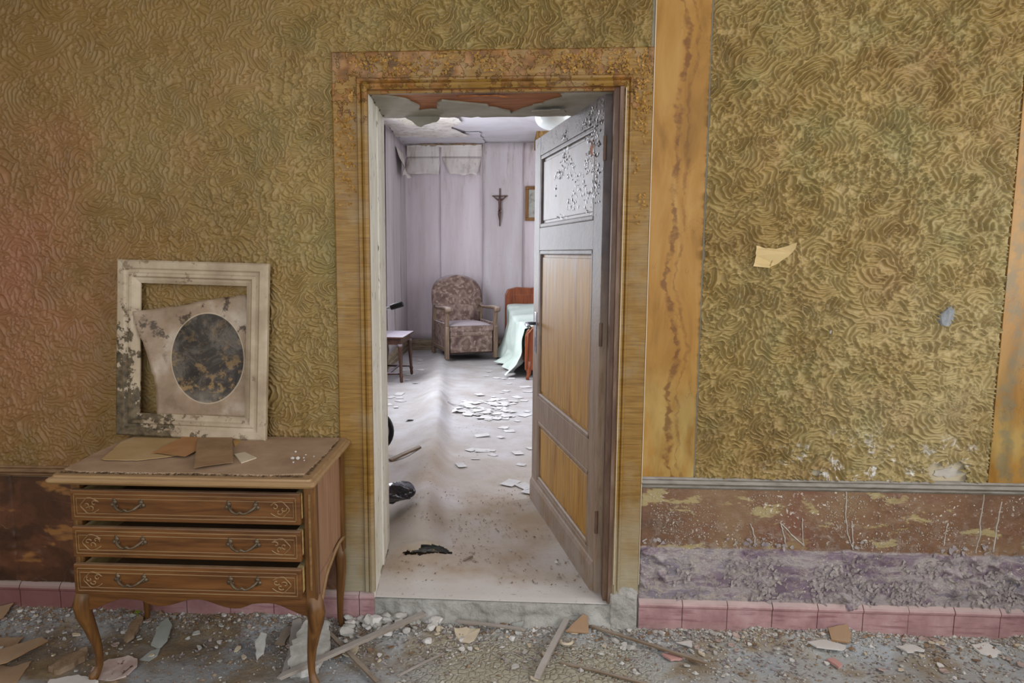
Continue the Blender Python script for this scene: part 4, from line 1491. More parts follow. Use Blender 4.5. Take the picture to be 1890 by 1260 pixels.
def ico_lump(name, rad, seed, flat=1.0, jit=.25, sub=2):
    bm = bmesh.new()
    bmesh.ops.create_icosphere(bm, subdivisions=sub, radius=rad)
    r = random.Random(seed)
    off = (r.uniform(0, 50), r.uniform(0, 50))
    for v in bm.verts:
        n = v.co.normalized()
        k = 1 + jit * (2 * float(fbm(n.x * 1.6 + off[0] + n.z, n.y * 1.6 + off[1] - n.z, seed, 3)) - 1) * 1.6
        v.co = Vector((n.x * rad * k, n.y * rad * k, n.z * rad * k * flat))
    # a few chop planes give it broken faces
    for _ in range(5):
        d = Vector((r.uniform(-1, 1), r.uniform(-1, 1), r.uniform(-1, 1))).normalized()
        h = rad * r.uniform(.55, .85)
        for v in bm.verts:
            t = v.co.dot(d) - h * (1 if abs(d.z) < .5 else flat)
            if t > 0:
                v.co -= d * t
    me = bpy.data.meshes.new(name)
    lo = min(v.co.z for v in bm.verts)
    for v in bm.verts:
        v.co.z -= lo
    bm.to_mesh(me)
    bm.free()
    return me


cry = [ico_lump('glass_bit', .007, k, .8, .2, 1) for k in range(3)]
for i, (x, y) in enumerate(((-.715, -.35), (-.700, -.33), (-.735, -.345), (-.690, -.36), (-.72, -.385), (-.705, -.29), (-.75, -.26), (-.67, -.31))):
    o = bpy.data.objects.new('glass_bit', cry[i % 3])
    COL.objects.link(o)
    if not o.data.materials:
        o.data.materials.append(MS['shard_w'])
    o.location = (x, y, TZ - .0005)
    k = 1.2 if i in (0, 2) else random.uniform(.4, .7)
    o.scale = (k, k, k)
    setp(o, 'tiny pale crumb on the right end of the chest top', 'crumb', 'crumbs on the chest top')

# picture frame leaning on the wall, with the loose portrait sheet in it
FW, FH = .582, .668
fr = empty('picture_frame', (-1.203, -.085, CT + .011), 'empty white flaking picture frame leaning on the wall above the chest', 'picture frame')
fr.rotation_euler = (R(-4.2), R(1.6), 0)
FP = [(0, 0), (0, .020), (.006, .026), (.030, .028), (.036, .022), (.046, .021), (.050, .026), (.060, .027), (.066, .018), (.074, .016), (.082, .011), (.086, .008), (.086, 0)]


def frame_side(a, b, nrm, root, mat, nm='frame_side'):
    """a, b: outer corners (x, z); nrm: inward direction; mitred; proud toward -y"""
    d = Vector((b[0] - a[0], b[1] - a[1])).normalized()
    va, vb = [], []
    for u, v in FP:
        va.append((a[0] + nrm[0] * u + d.x * u, -v, a[1] + nrm[1] * u + d.y * u))
        vb.append((b[0] + nrm[0] * u - d.x * u, -v, b[1] + nrm[1] * u - d.y * u))
    n = len(va)
    fs = [(i, (i + 1) % n, n + (i + 1) % n, n + i) for i in range(n)] + [tuple(range(n))[::-1], tuple(range(n, 2 * n))]
    o = MB().add(va + vb, fs).build(nm, mat, root, keep=True)
    bm = bmesh.new()
    bm.from_mesh(o.data)
    bmesh.ops.recalc_face_normals(bm, faces=bm.faces)
    bm.to_mesh(o.data)
    bm.free()
    return o


c = [(-FW / 2, 0), (FW / 2, 0), (FW / 2, FH), (-FW / 2, FH)]
frame_side(c[0], c[1], (0, 1), fr, MS['gesso'])
frame_side(c[1], c[2], (-1, 0), fr, MS['gesso'])
frame_side(c[2], c[3], (0, -1), fr, MS['gesso'])
frame_side(c[3], c[0], (1, 0), fr, MS['gesso'])
ps = empty('x', (0, 0, 0))
bpy.data.objects.remove(ps)
# sheet in its own frame: origin at the lower middle, leaning a little more than the frame
def polyline(pts):
    pts = np.array(pts)
    L = np.r_[0, np.cumsum(np.hypot(*np.diff(pts, axis=0).T))]
    return lambda t: np.array([np.interp(t * L[-1], L, pts[:, 0]), np.interp(t * L[-1], L, pts[:, 1])])


cb_, ct_ = polyline([(-.150, .0), (.20, .0)]), polyline([(-.238, .392), (-.16, .405), (-.02, .43), (.05, .447), (.10, .452), (.185, .468)])
cl_, cr_ = polyline([(-.150, 0), (-.150, .06), (-.165, .15), (-.19, .25), (-.222, .33), (-.238, .392)]), polyline([(.20, 0), (.208, .14), (.212, .27), (.205, .365), (.185, .468)])


def coons(u, v):
    p = (1 - v) * cb_(u) + v * ct_(u) + (1 - u) * cl_(v) + u * cr_(v) - ((1 - u) * (1 - v) * cb_(0) + u * (1 - v) * cb_(1) + (1 - u) * v * ct_(0) + u * v * ct_(1))
    x, z = p
    e = (.0025 if u in (0, 1) or v in (0, 1) else 0)
    x += e * (vn(u * 17, v * 17, 1) - .5) * 2
    z += e * (vn(u * 17, v * 17, 2) - .5) * 2
    k = max(0, -x - .14) / .1
    return (x, -.040 * k ** 1.3 - .006 * math.sin(z * 6) - .008 * (vn(u * 3, v * 3, 3) - .5), z)


mb = MB().grid(coons, list(np.linspace(0, 1, 33)), list(np.linspace(0, 1, 37)))
sh = mb.build('portrait_sheet', MS['portrait'], None, org=(0, 0, 0), smooth=True, solid=.002)
sh.location = (-1.190, -.082, CT + .092)
sh.rotation_euler = (R(-7), R(1), 0)
setp(sh, 'warped brown portrait sheet with a blackened oval, slipped inside the frame', 'picture')
st_ = MB().box(-.004, .004, -.003, .003, 0, .36).build('thin_stick', MS['lath_b'], None, org=(0, 0, 0))
st_.location = (-.978, -.050, CT + .09)
st_.rotation_euler = (R(-3), R(-4), 0)
setp(st_, 'thin dark stick leaning inside the right edge of the frame', 'stick')

# ================================================================== SMALL THINGS ON THE WALL
sc = ragged([(.884, 1.427), (.893, 1.465), (.892, 1.503), (.915, 1.495), (.965, 1.490), (.995, 1.498), (1.031, 1.513), (1.026, 1.49), (1.005, 1.462), (.975, 1.438), (.943, 1.421), (.915, 1.424)], .002, .012, 1)
mb = MB().prism(sc, 1, -.0250, -.0235)
mb.v = [(x, y - .018 * max(0, x - .98) / .05 - .01 * max(0, .91 - x) / .03, z) for x, y, z in mb.v]
setp(mb.build('paper_scrap', MS['envelope_y'] if False else plain('cream_paper_scrap', ['#b9a06c', '#c7b083'], 8), None), 'torn cream paper scrap stuck on the right stucco wall', 'paper')
me = ico_lump('plaster_lump', .045, 5, 1.0, .2, 3)
lm = link('plaster_lump', me, plain('blue_grey_plaster', ['#6d7074', '#84878b', '#96999b'], 20, bump=.5), None, (1.578, -.012, 1.212))
lm.scale = (.72, .4, 1.0)
lm.rotation_euler = (0, R(14), 0)
setp(lm, 'grey plaster lump clinging to the stucco near the right marbled band', 'plaster')
me = ico_lump('plaster_chip', .010, 8, 1.0, .3, 1)
o = link('plaster_chip', me, MS['white_crust'], None, (1.173, -.014, 1.18))
o.rotation_euler = (0, R(35), 0)
o.scale = (.7, .6, 1.3)
setp(o, 'small white chip stuck mid-height on the right stucco wall', 'plaster')

# ================================================================== DEBRIS ON THE FRONT FLOOR
# fine rubble nobody could count
r = np.random.default_rng(3)
N = 19000
xs = r.uniform(-2.2, 2.15, N)
ys = -np.abs(r.exponential(.085, N)) - .015
u = r.random(N) < .35
ys[u] = r.uniform(-.62, -.02, u.sum())
dens = fbm(xs * 5, ys * 5, 1, 3)
ok = (dens + .35 * smoothstep(ys, -.18, -.03) > r.uniform(.3, .75, N)) & (ys > -.7)
xs, ys = xs[ok], ys[ok]
n = len(xs)
base = np.array([(1, 0, 0), (-1, 0, 0), (0, 1, 0), (0, -1, 0), (0, 0, 1), (0, 0, -1)], float)
fc = [(0, 2, 4), (2, 1, 4), (1, 3, 4), (3, 0, 4), (2, 0, 5), (1, 2, 5), (3, 1, 5), (0, 3, 5)]
sz = r.uniform(.002, .0072, n) * np.where(r.random(n) < .08, 2.0, 1)
V = base[None] * r.uniform(.5, 1.3, (n, 6, 1)) * np.stack([sz, sz * r.uniform(.5, 1, n), sz * r.uniform(.25, .8, n)], -1)[:, None, :]
a = r.uniform(0, 6.28, n)
ca, sa = np.cos(a), np.sin(a)
Vx = V[..., 0] * ca[:, None] - V[..., 1] * sa[:, None]
Vy = V[..., 0] * sa[:, None] + V[..., 1] * ca[:, None]
V = np.stack([Vx + xs[:, None], np.minimum(Vy + ys[:, None], -.012), V[..., 2] + floor_h(xs, ys)[:, None] + sz[:, None] * .25], -1)
me = bpy.data.meshes.new('rubble')
F_ = (np.array(fc)[None] + (np.arange(n) * 6)[:, None, None]).reshape(-1, 3)
me.from_pydata(V.reshape(-1, 3).tolist(), [], F_.tolist())
mi = r.choice([0, 1, 2, 3], n, p=[.34, .3, .22, .14])
mi = np.where((xs < -.9) & (r.random(n) < .6), 1, mi)
me.polygons.foreach_set('material_index', np.repeat(mi, 8).astype(np.int32))
ru = link('rubble', me, [MS['lump'], MS['lump_b'], MS['grey_render'], MS['white_crust']])
setp(ru, 'fine plaster rubble and grit spread along the foot of the wall', 'rubble', kind='stuff')


def lath(x0, y0, x1, y1, w, t, mat, label, z0=None, z1=None, group=None, nm='wood_lath'):
    L = math.hypot(x1 - x0, y1 - y0)
    rr = random.Random(int(abs(x0 * 1000)))
    us = np.linspace(0, 1, 12)
    mb = MB()
    z0 = float(floor_h(x0, y0)) + .002 if z0 is None else z0
    z1 = float(floor_h(x1, y1)) + .002 if z1 is None else z1
    d = Vector((x1 - x0, y1 - y0, 0)).normalized()
    s = Vector((-d.y, d.x, 0))
    vs = []
    for i, u in enumerate(us):
        c_ = Vector((x0 + (x1 - x0) * u, y0 + (y1 - y0) * u, z0 + (z1 - z0) * u + .002 * math.sin(u * 3)))
        for a, b in ((-.5, 0), (.5, 0), (.5, 1), (-.5, 1)):
            e = rr.uniform(-.012, .012) if i in (0, 11) else 0
            vs.append(c_ + s * (a * w * rr.uniform(.93, 1.05)) + Vector((0, 0, b * t)) + d * e)
    fs = [(0, 1, 2, 3), (47, 46, 45, 44)]
    for i in range(11):
        for k in range(4):
            fs.append((i * 4 + k, (i + 1) * 4 + k, (i + 1) * 4 + (k + 1) % 4, i * 4 + (k + 1) % 4))
    mb.add(vs, fs)
    o = mb.build(nm, MS[mat], bevel=.001)
    bm = bmesh.new()
    bm.from_mesh(o.data)
    bmesh.ops.recalc_face_normals(bm, faces=bm.faces)
    bm.to_mesh(o.data)
    bm.free()
    return setp(o, label, 'lath', group)


lath(-.775, -.435, -.330, -.055, .026, .012, 'lath', 'longest grey lath, slanting up from the right front chest leg', .022, .062)
lath(-.735, -.075, -.445, -.410, .017, .008, 'lath_b', 'thin brown lath crossing under the long grey lath', .03, .006)
lath(-.195, -.060, .070, -.092, .015, .008, 'lath', 'short grey lath lying flat in front of the doorstep', .046, .036)
lath(.236, -.035, .110, -.355, .022, .012, 'lath', 'stout grey lath pointing from the doorstep toward the viewer', .05, .008)
lath(.325, -.050, .720, -.235, .014, .008, 'lath_b', 'long brown lath running right from the casing plinth', .036, .008)
lath(.195, -.245, .52, -.375, .012, .007, 'lath_b', 'thin dark lath nearest the viewer right of the doorway')
lath(-.375, -.360, -.230, -.205, .009, .006, 'lath', 'thin splinter in the middle of the cracked dirt')
lath(-.62, -.43, -.50, -.47, .012, .006, 'lath_b', 'brown splinter at the bottom edge beside the right front chest leg')


def shard(poly, th, mat, label, cat='shard', rag=.003, ax=0., ay=0., curl=0., nm=None, z=None, group=None, seed=1):
    cx_ = sum(p[0] for p in poly) / len(poly)
    cy_ = sum(p[1] for p in poly) / len(poly)
    hz = max(float(floor_h(p[0], p[1])) for p in poly) if not (ax or ay) else float(floor_h(cx_, cy_)) - .004
    return flat_thing(nm or 'plaster_shard', poly, (hz if z is None else z) + .0008, th, mat, label, cat, group, rag, ax, ay, curl, seed)


shard([(-.788, -.385), (-.80, -.25), (-.838, -.085), (-.812, -.065), (-.785, -.12), (-.765, -.26), (-.770, -.36)], .014, 'lath', 'long grey leaf-shaped wood splinter left of the right front chest leg', 'splinter', ay=.12, nm='wood_splinter')
shard([(-.872, -.19), (-.865, -.10), (-.83, -.095), (-.835, -.19)], .008, 'lath_b', 'stacked brown board scrap behind the leaf-shaped splinter', 'splinter', nm='board_scrap', ay=.2)
shard([(-.752, -.392), (-.790, -.27), (-.770, -.122), (-.69, -.125), (-.648, -.247), (-.672, -.37)], .030, 'lump', 'largest broken plaster slab behind the right front chest leg', 'plaster', .008, ay=.18, nm='plaster_slab')
shard([(.228, -.085), (.300, -.028), (.318, -.035), (.316, -.088)], .004, 'card', 'brown triangular card standing in the rubble at the casing foot', 'card', .001, ay=.75, nm='card_piece')
shard([(-.200, -.085), (-.155, -.070), (-.100, -.085), (-.112, -.115), (-.135, -.145), (-.165, -.14), (-.19, -.12)], .008, 'cream', 'fluted cream shard of a bowl before the doorstep', 'shard', .002, ay=.25, curl=.012, nm='bowl_shard')
o = MB()
pts = [(.228 + .022 * math.cos(t), -.128 + .018 * math.sin(t), float(floor_h(.228, -.128)) + .012) for t in np.linspace(R(150), R(380), 12)]
o.tube(pts, .006, 8)
setp(o.build('ring_shard', MS['cream'], smooth=True), 'curved cream rim fragment beside the stout grey lath', 'shard')
shard([(-1.470, -.385), (-1.44, -.335), (-1.38, -.312), (-1.335, -.330), (-1.318, -.365), (-1.33, -.42), (-1.37, -.445), (-1.42, -.440), (-1.46, -.43)], .006, 'shard_p', 'large pinkish stained plate shard beside the left front chest leg', 'shard', .002, ay=.10, curl=.012, nm='plate_shard')
shard([(-1.95, -.345), (-1.846, -.330), (-1.745, -.255), (-1.706, -.275), (-1.775, -.40), (-1.87, -.46)], .003, 'card', 'upper brown cardboard sheet at the lower left corner', 'cardboard', .002, ay=.10, nm='cardboard', z=.018)
shard([(-1.86, -.37), (-1.774, -.385), (-1.725, -.345), (-1.690, -.466), (-1.73, -.52), (-1.86, -.54)], .003, 'card', 'lower brown cardboard sheet under another at the lower left corner', 'cardboard', .002, nm='cardboard')
shard([(-1.96, -.215), (-1.85, -.205), (-1.855, -.255), (-1.90, -.285), (-1.97, -.28)], .003, 'card', 'pale curled card leaf behind the brown cardboard sheets', 'cardboard', .003, ay=.2, nm='cardboard')
shard([(-2.06, -.06), (-2.005, -.04), (-2.00, -.11), (-2.03, -.15), (-2.08, -.13)], .003, 'card', 'buff card scrap against the dark red tiles at far left', 'cardboard', .003, ay=.35, nm='cardboard')
shard([(-1.94, -.28), (-1.885, -.27), (-1.880, -.30), (-1.93, -.32)], .006, 'shard_w', 'small white chip at the left edge of the floor', 'shard', .003, ay=.2)
shard([(-1.625, -.40), (-1.60, -.33), (-1.552, -.285), (-1.530, -.315), (-1.545, -.37), (-1.575, -.415)], .022, 'lump_b', 'flat earthy stone left of the left front chest leg', 'stone', .006, ay=.1, nm='stone')
shard([(-1.338, -.225), (-1.352, -.12), (-1.335, -.090), (-1.300, -.130), (-1.286, -.20), (-1.300, -.245)], .008, 'shard_g', 'largest grey glazed tile shard under the chest', 'shard', .002, ay=.25, nm='glazed_shard')
shard([(-1.458, -.20), (-1.470, -.12), (-1.455, -.085), (-1.430, -.10), (-1.424, -.185), (-1.44, -.21)], .012, 'lump_b', 'dark brown tile shard with a pale edge under the chest', 'shard', .003, ay=.3, nm='glazed_shard')
shard([(-1.340, -.310), (-1.318, -.265), (-1.290, -.250), (-1.284, -.285), (-1.300, -.315)], .005, 'shard_g', 'small pale glazed shard in front of the grey one under the chest', 'shard', .002, ay=.2, nm='glazed_shard')
shard([(-.936, -.225), (-.925, -.19), (-.902, -.195), (-.892, -.26), (-.91, -.285)], .010, 'lump', 'grey upright chip standing alone under the middle of the chest', 'shard', .003, ay=.5)
shard([(-1.58, -.46), (-1.50, -.425), (-1.41, -.455), (-1.42, -.53), (-1.55, -.53)], .008, 'shard_w', 'pale flat slab at the bottom edge by the left chest foot', 'plaster', .004)
shard([(1.225, -.045), (1.300, -.030), (1.303, -.065), (1.285, -.092), (1.222, -.085)], .006, 'card', 'brown square card piece leaning on the pink skirting tiles', 'card', .001, ay=.65, nm='card_piece')
shard([(1.130, -.095), (1.20, -.075), (1.262, -.115), (1.235, -.145), (1.15, -.13)], .005, 'shard_w', 'broad white shard in front of the brown card by the tiles', 'shard', .003)
shard([(1.168, -.175), (1.195, -.165), (1.210, -.205), (1.188, -.225)], .010, 'shard_t', 'small pink tile bit on the floor at right', 'shard', .003)
shard([(1.735, -.075), (1.80, -.062), (1.82, -.11), (1.775, -.135), (1.742, -.115)], .006, 'shard_w', 'white shard near the right edge of the floor', 'shard', .003, ay=.2)
shard([(.575, -.175), (.63, -.165), (.645, -.20), (.60, -.215)], .008, 'shard_t', 'pinkish chip right of the long brown lath', 'shard', .003)
shard([(.64, -.12), (.70, -.105), (.69, -.15)], .004, 'shard_w', 'white triangular chip right of the casing plinth', 'shard', .002)
shard([(.02, -.045), (.07, -.035), (.055, -.065)], .004, 'shard_g', 'grey triangular shard standing against the doorstep', 'shard', .001, ay=.8)
shard([(-.60, -.25), (-.57, -.19), (-.55, -.2), (-.56, -.27)], .005, 'cream', 'curved cream fragment under the long grey lath', 'shard', .002, curl=.01)
shard([(1.45, -.10), (1.52, -.085), (1.54, -.12), (1.47, -.14)], .005, 'shard_w', 'white flat chip below the middle skirting tiles at right', 'shard', .004)

# plaster chunks heaped between chest and doorstep, and more scattered about
cm = [ico_lump('plaster_chunk', .02, 30 + k, .75, .3, 2) for k in range(6)]
for i, m in enumerate(cm):
    m.materials.append(MS['lump'] if i % 3 else MS['shard_w'])
rr = random.Random(5)


def chunk(x, y, k, label, group, dz=0.0):
    o = bpy.data.objects.new('plaster_chunk', rr.choice(cm))
    COL.objects.link(o)
    o.location = (x, y, float(floor_h(x, y)) - .003 + dz)
    o.scale = (k, k * rr.uniform(.7, 1.1), k * rr.uniform(.6, 1.0))
    o.rotation_euler = (0, 0, rr.uniform(0, 6.28))
    setp(o, label, 'plaster', group)


for i in range(46):
    x = rr.triangular(-.72, -.22, -.55)
    y = -.035 - abs(rr.gauss(0, .045))
    chunk(x, y, rr.uniform(.6, 1.55), 'pale plaster chunk in the heap between chest and doorstep', 'plaster chunks heaped beside the doorstep', rr.uniform(0, .012))
for i in range(26):
    chunk(rr.uniform(-.25, .62), -.04 - abs(rr.gauss(0, .06)), rr.uniform(.35, .9), 'small pale plaster chunk at the foot of the doorstep', 'plaster chunks below the doorstep')
for i in range(34):
    chunk(rr.uniform(.55, 1.95), -.035 - abs(rr.gauss(0, .06)), rr.uniform(.25, .65), 'small pale plaster chunk along the pink skirting tiles', 'plaster chunks along the right skirting')
for i in range(36):
    chunk(rr.uniform(-2.0, -.75), -.035 - abs(rr.gauss(0, .13)), rr.uniform(.2, .6), 'small plaster chunk on the brown floor around the chest legs', 'plaster chunks around the chest')

chips = []
for k in range(6):
    rk = random.Random(60 + k)
    pl = [(.014 * math.cos(t) * rk.uniform(.55, 1.2), .010 * math.sin(t) * rk.uniform(.55, 1.2)) for t in np.linspace(0, 2 * math.pi, rk.choice((5, 6, 7)) + 1)[:-1]]
    q = MB().slab(pl, 0, rk.uniform(.003, .006), curl=rk.choice((0, .002, .004)))
    me = bpy.data.meshes.new('plaster_chip')
    me.from_pydata(q.v, [], q.f)
    me.materials.append(MS[('shard_w', 'lump', 'lump', 'cream', 'lump_b', 'shard_p')[k]])
    chips.append(me)
for x0, x1, cnt, sy, lab, grp in ((-2.05, -.80, 60, .15, 'thin flat plaster chip on the brown floor under and around the chest', 'flat chips around the chest'),
                                  (-.75, .5, 70, .13, 'thin flat plaster chip on the dirt before the doorstep', 'flat chips before the doorstep'),
                                  (.5, 2.0, 80, .10, 'thin flat plaster chip on the floor below the pink tiles', 'flat chips below the right skirting')):
    for i in range(cnt):
        x = rr.uniform(x0, x1)
        y = -.045 - abs(rr.gauss(0, sy))
        if y < -.55:
            continue
        o = bpy.data.objects.new('plaster_chip', rr.choice(chips))
        COL.objects.link(o)
        k = rr.uniform(.45, 1.35)
        o.scale = (k, k, 1)
        o.rotation_euler = (rr.uniform(-.25, .25), rr.uniform(-.25, .25), rr.uniform(0, 6.28))
        o.location = (x, y, float(floor_h(x, y)) + .0045)
        setp(o, lab, 'chip', grp)

# thin loose paint scales and flakes lying on the floor
def samp_fl(r):
    while True:
        x, y = r.uniform(-2.1, 2.1), -.02 - abs(r.gauss(0, .16))
        if y > -.6 and vn(x * 7, y * 9, 4) > .4:
            return (x, y, float(floor_h(x, y)) + .001)


setp(flakes(2300, samp_fl, (1, 0, 0), (0, 1, 0), (0, 0, 1), .012, .45, 14).build('floor_scales', MS['purple_flake'], None, org=(0, 0, 0)), 'loose curled paint scales strewn over the front floor', 'paint scales', kind='stuff')

# seedling under the chest
sd = empty('seedling', (-1.462, -.078, float(floor_h(-1.462, -.078))), 'small bright green seedling growing from the rubble under the chest', 'plant')
b = Vector(sd.location)
MB().tube([b, b + Vector((-.003, -.004, .02)), b + Vector((.002, -.010, .040))], .0015, 6).build('stem', MS['leaf_g'], sd)
for k in range(9):
    t = k * 2.4
    c0 = b + Vector((.002, -.010, .036 + .002 * (k % 3)))
    d = Vector((math.cos(t), math.sin(t), .25)).normalized()
    s = Vector((-d.y, d.x, 0)).normalized()
    L = .014 + .004 * (k % 2)
    mb = MB().add([c0, c0 + d * L * .45 + s * .007, c0 + d * L + Vector((0, 0, -.003)), c0 + d * L * .45 - s * .007, c0 + d * L * .5 + Vector((0, 0, .002))], [(0, 4, 1), (1, 4, 2), (2, 4, 3), (3, 4, 0)])
    mb.build('leaf', MS['leaf_g'], sd, smooth=True)

# ================================================================== BEDROOM THINGS
FL = FZ + .014


def lz(x, y):
    return float(lino_h(x, y)) + .0018


# armchair (local: faces -y, origin on the floor)
ac = empty('armchair', (-.585, 6.58, 0), 'worn floral upholstered armchair with wooden arms against the far wall', 'armchair')
ac.location.z = max(lz(-.9, 6.2), lz(-.2, 6.3), lz(-.585, 6.58)) - .004


def ap_(name, mb, mat, parent=ac, **k):
    return mb.build(name, MS[mat], parent, keep=True, **k)


# rounded back: superellipse outline with crowned face
us = np.linspace(-1, 1, 17)
vs = np.r_[np.linspace(0, .8, 13), .86, .91, .95, .975, .99, 1.0]


def back_f(front):
    def fn(u, v):
        z = .38 + .60 * v
        wmax = .325
        if v > .5:
            k = (v - .5) / .5
            wmax *= max(0.0, 1 - k ** 3.0) ** .5 if k < 1 else 0
        if v < .45:
            wmax *= .80 + .20 * smoothstep(v, 0, .45)
        x = u * wmax
        e = (1 - abs(u) ** 3) * (.55 + .45 * math.sin(math.pi * min(1, v * 1.0)))
        y = .18 + .16 * v
        return (x, y - (.075 * e if front else -.025), z)
    return fn


mb = MB().grid(back_f(True), us, vs)
n0 = len(us) * len(vs)
mb.grid(back_f(False), us, vs, flip=True)
nu, nv = len(us), len(vs)
for i in range(nu - 1):
    mb.f.append((i, n0 + i, n0 + i + 1, i + 1))
    t = (nv - 1) * nu
    mb.f.append((t + i, t + i + 1, n0 + t + i + 1, n0 + t + i))
for j in range(nv - 1):
    mb.f.append((j * nu, (j + 1) * nu, n0 + (j + 1) * nu, n0 + j * nu))
    q = nu - 1
    mb.f.append((j * nu + q, n0 + j * nu + q, n0 + (j + 1) * nu + q, (j + 1) * nu + q))
ap_('backrest', mb, 'damask', smooth=True)
# seat cushion
mb = MB()


def seat_f(u, v):
    return (.272 * u, -.36 + .60 * v, .395 + .045 * (1 - abs(u) ** 4) * (1 - abs(2 * v - 1) ** 4) - .02 * v)


mb.grid(seat_f, np.linspace(-1, 1, 13), np.linspace(0, 1, 11))
mb.box(-.27, .27, -.358, .238, .33, .392)
ap_('seat_cushion', mb, 'damask', smooth=False)
ap_('front_panel', MB().box(-.262, .262, -.352, -.325, .075, .335), 'damask', bevel=.006)
ap_('front_seam', MB().box(-.262, .262, -.358, -.350, .276, .286), 'chair_wood')
ap_('base_frame', MB().box(-.27, .27, -.33, .25, .06, .10), 'dark_wood')
for s in (-1, 1):
    x = s * .300
    ap_('front_leg', MB().box(x - .024, x + .024, -.375, -.315, 0, .385), 'chair_wood', bevel=.006)
    ap_('arm_post', MB().prism([(-.365, .38), (-.315, .38), (-.315, .45), (-.335, .52), (-.335, .585), (-.385, .585), (-.375, .5)], 0, x - .022, x + .022), 'chair_wood', bevel=.004)
    P = [(x, -.395, .592), (x, -.36, .606), (x, -.25, .605), (x, -.05, .592), (x, .12, .585), (x * .95, .21, .60)]
    arm = ap_('armrest', MB().tube(P, [.026, .034, .032, .028, .024, .022], 10, .75), 'chair_wood', smooth=True)
    q = MB().lathe([(.001, -.034), (.030, -.034), (.036, -.02), (.036, .02), (.030, .034), (.001, .034)], (0, 0, 0), 14)
    q.v = [(x + z, -.40 + y_, .592 + x_) for x_, y_, z in q.v]
    ap_('arm_scroll', q, 'chair_wood', arm, smooth=True)
    ap_('side_panel', MB().box(x - .016, x + .016, -.32, .24, .085, .42), 'damask', bevel=.004)
    ap_('side_rail', MB().box(x - .020, x + .020, -.32, .25, .10, .135), 'chair_wood', bevel=.003)
    ap_('back_leg', MB().prism([(.20, .62), (.25, .62), (.29, .30), (.31, 0), (.255, 0), (.235, .3)], 0, x - .024, x + .024), 'chair_wood', bevel=.004)
ac.rotation_euler = (0, 0, R(20))
ac.scale = (1.06, 1.06, 1.05)

# side table at the left
tb = empty('side_table', (-1.235, 4.92, lz(-1.15, 5.0)), 'small dark table with turned legs and dusty pale top at the left', 'table')


def tp_(name, mb, mat, parent=tb, **k):
    return mb.build(name, MS[mat], parent, keep=True, **k)


mb = MB().box(-.17, .17, -.30, .30, .470, .492)
tp_('table_top', mb, 'dark_wood', bevel=.006)
tp_('apron', MB().box(-.135, .135, -.265, .265, .405, .470), 'dark_wood')
for sx in (-1, 1):
    for sy in (-1, 1):
        q = MB().lathe([(.013, 0), (.018, .03), (.016, .06), (.022, .08), (.016, .10), (.018, .20), (.024, .28), (.018, .33), (.024, .345), (.022, .36), (.026, .37), (.026, .41)], (0, 0, 0), 10)
        q.v = [(x + sx * (.125 + .02 * (1 - z / .41)), y + sy * (.255 + .03 * (1 - z / .41)), z) for x, y, z in q.v]
        tp_('leg', q, 'dark_wood', smooth=True)
for sy in (-1, 1):
    tp_('stretcher', MB().tube([(-.13, sy * .27, .10), (0, sy * .27, .10), (.13, sy * .27, .10)], [.010, .014, .010], 8), 'dark_wood', smooth=True)
tp_('stretcher', MB().tube([(0, -.27, .10), (0, 0, .10), (0, .27, .10)], [.010, .014, .010], 8), 'dark_wood', smooth=True)
tb.rotation_euler = (0, 0, R(-3))
tb.scale = (1.0, 1.0, 1.0)

# wheeled walking frame half hidden by the left reveal: tyre, tubes and grip
wf = empty('push_frame', (-.93, 2.0, lz(-.80, 2.0) + .001), 'wheeled push frame with black grip half hidden behind the left reveal', 'walking frame')


def wp_(name, mb, mat, parent=wf, **k):
    return mb.build(name, MS[mat], parent, keep=True, **k)


def torus(c_, R_, r_, ax='y', n=32, m=8):
    mb = MB()
    for i in range(n):
        t = 2 * math.pi * i / n
        for j in range(m):
            p = 2 * math.pi * j / m
            q = (R_ + r_ * math.cos(p))
            mb.v.append((c_[0] + q * math.cos(t), c_[1] + r_ * math.sin(p), c_[2] + q * math.sin(t)) if ax == 'y' else (c_[0] + r_ * math.sin(p), c_[1] + q * math.cos(t), c_[2] + q * math.sin(t)))
    for i in range(n):
        for j in range(m):
            mb.f.append((i * m + j, i * m + (j + 1) % m, ((i + 1) % n) * m + (j + 1) % m, ((i + 1) % n) * m + j))
    return mb


w_ = wp_('wheel', torus((.01, 0, .155), .140, .016), 'rubber', smooth=True)
wp_('rim', torus((.01, 0, .155), .120, .007), 'chrome', w_, smooth=True)
for k in range(6):
    t = k * math.pi / 6
    wp_('spoke', MB().tube([(.01 - .12 * math.cos(t), 0, .155 - .12 * math.sin(t)), (.01 + .12 * math.cos(t), 0, .155 + .12 * math.sin(t))], .0025, 6), 'chrome', w_)
wp_('frame_tube', MB().tube([(.01, .022, .155), (.02, .03, .5), (.05, .02, .93), (.10, 0, .978), (.145, -.006, .990)], .011, 10), 'chrome', smooth=True)
wp_('grip', MB().tube([(.155, -.008, .992), (.175, -.010, .998), (.235, -.014, 1.016), (.240, -.014, 1.018)], [.017, .019, .019, .012], 12), 'rubber', smooth=True)
wp_('axle', MB().tube([(.01, -.03, .155), (.01, .06, .155)], .012, 10), 'chrome', smooth=True)
wp_('frame_tube', MB().tube([(.01, .03, .155), (-.20, .05, .30), (-.32, .06, .012)], .011, 10), 'chrome', smooth=True)

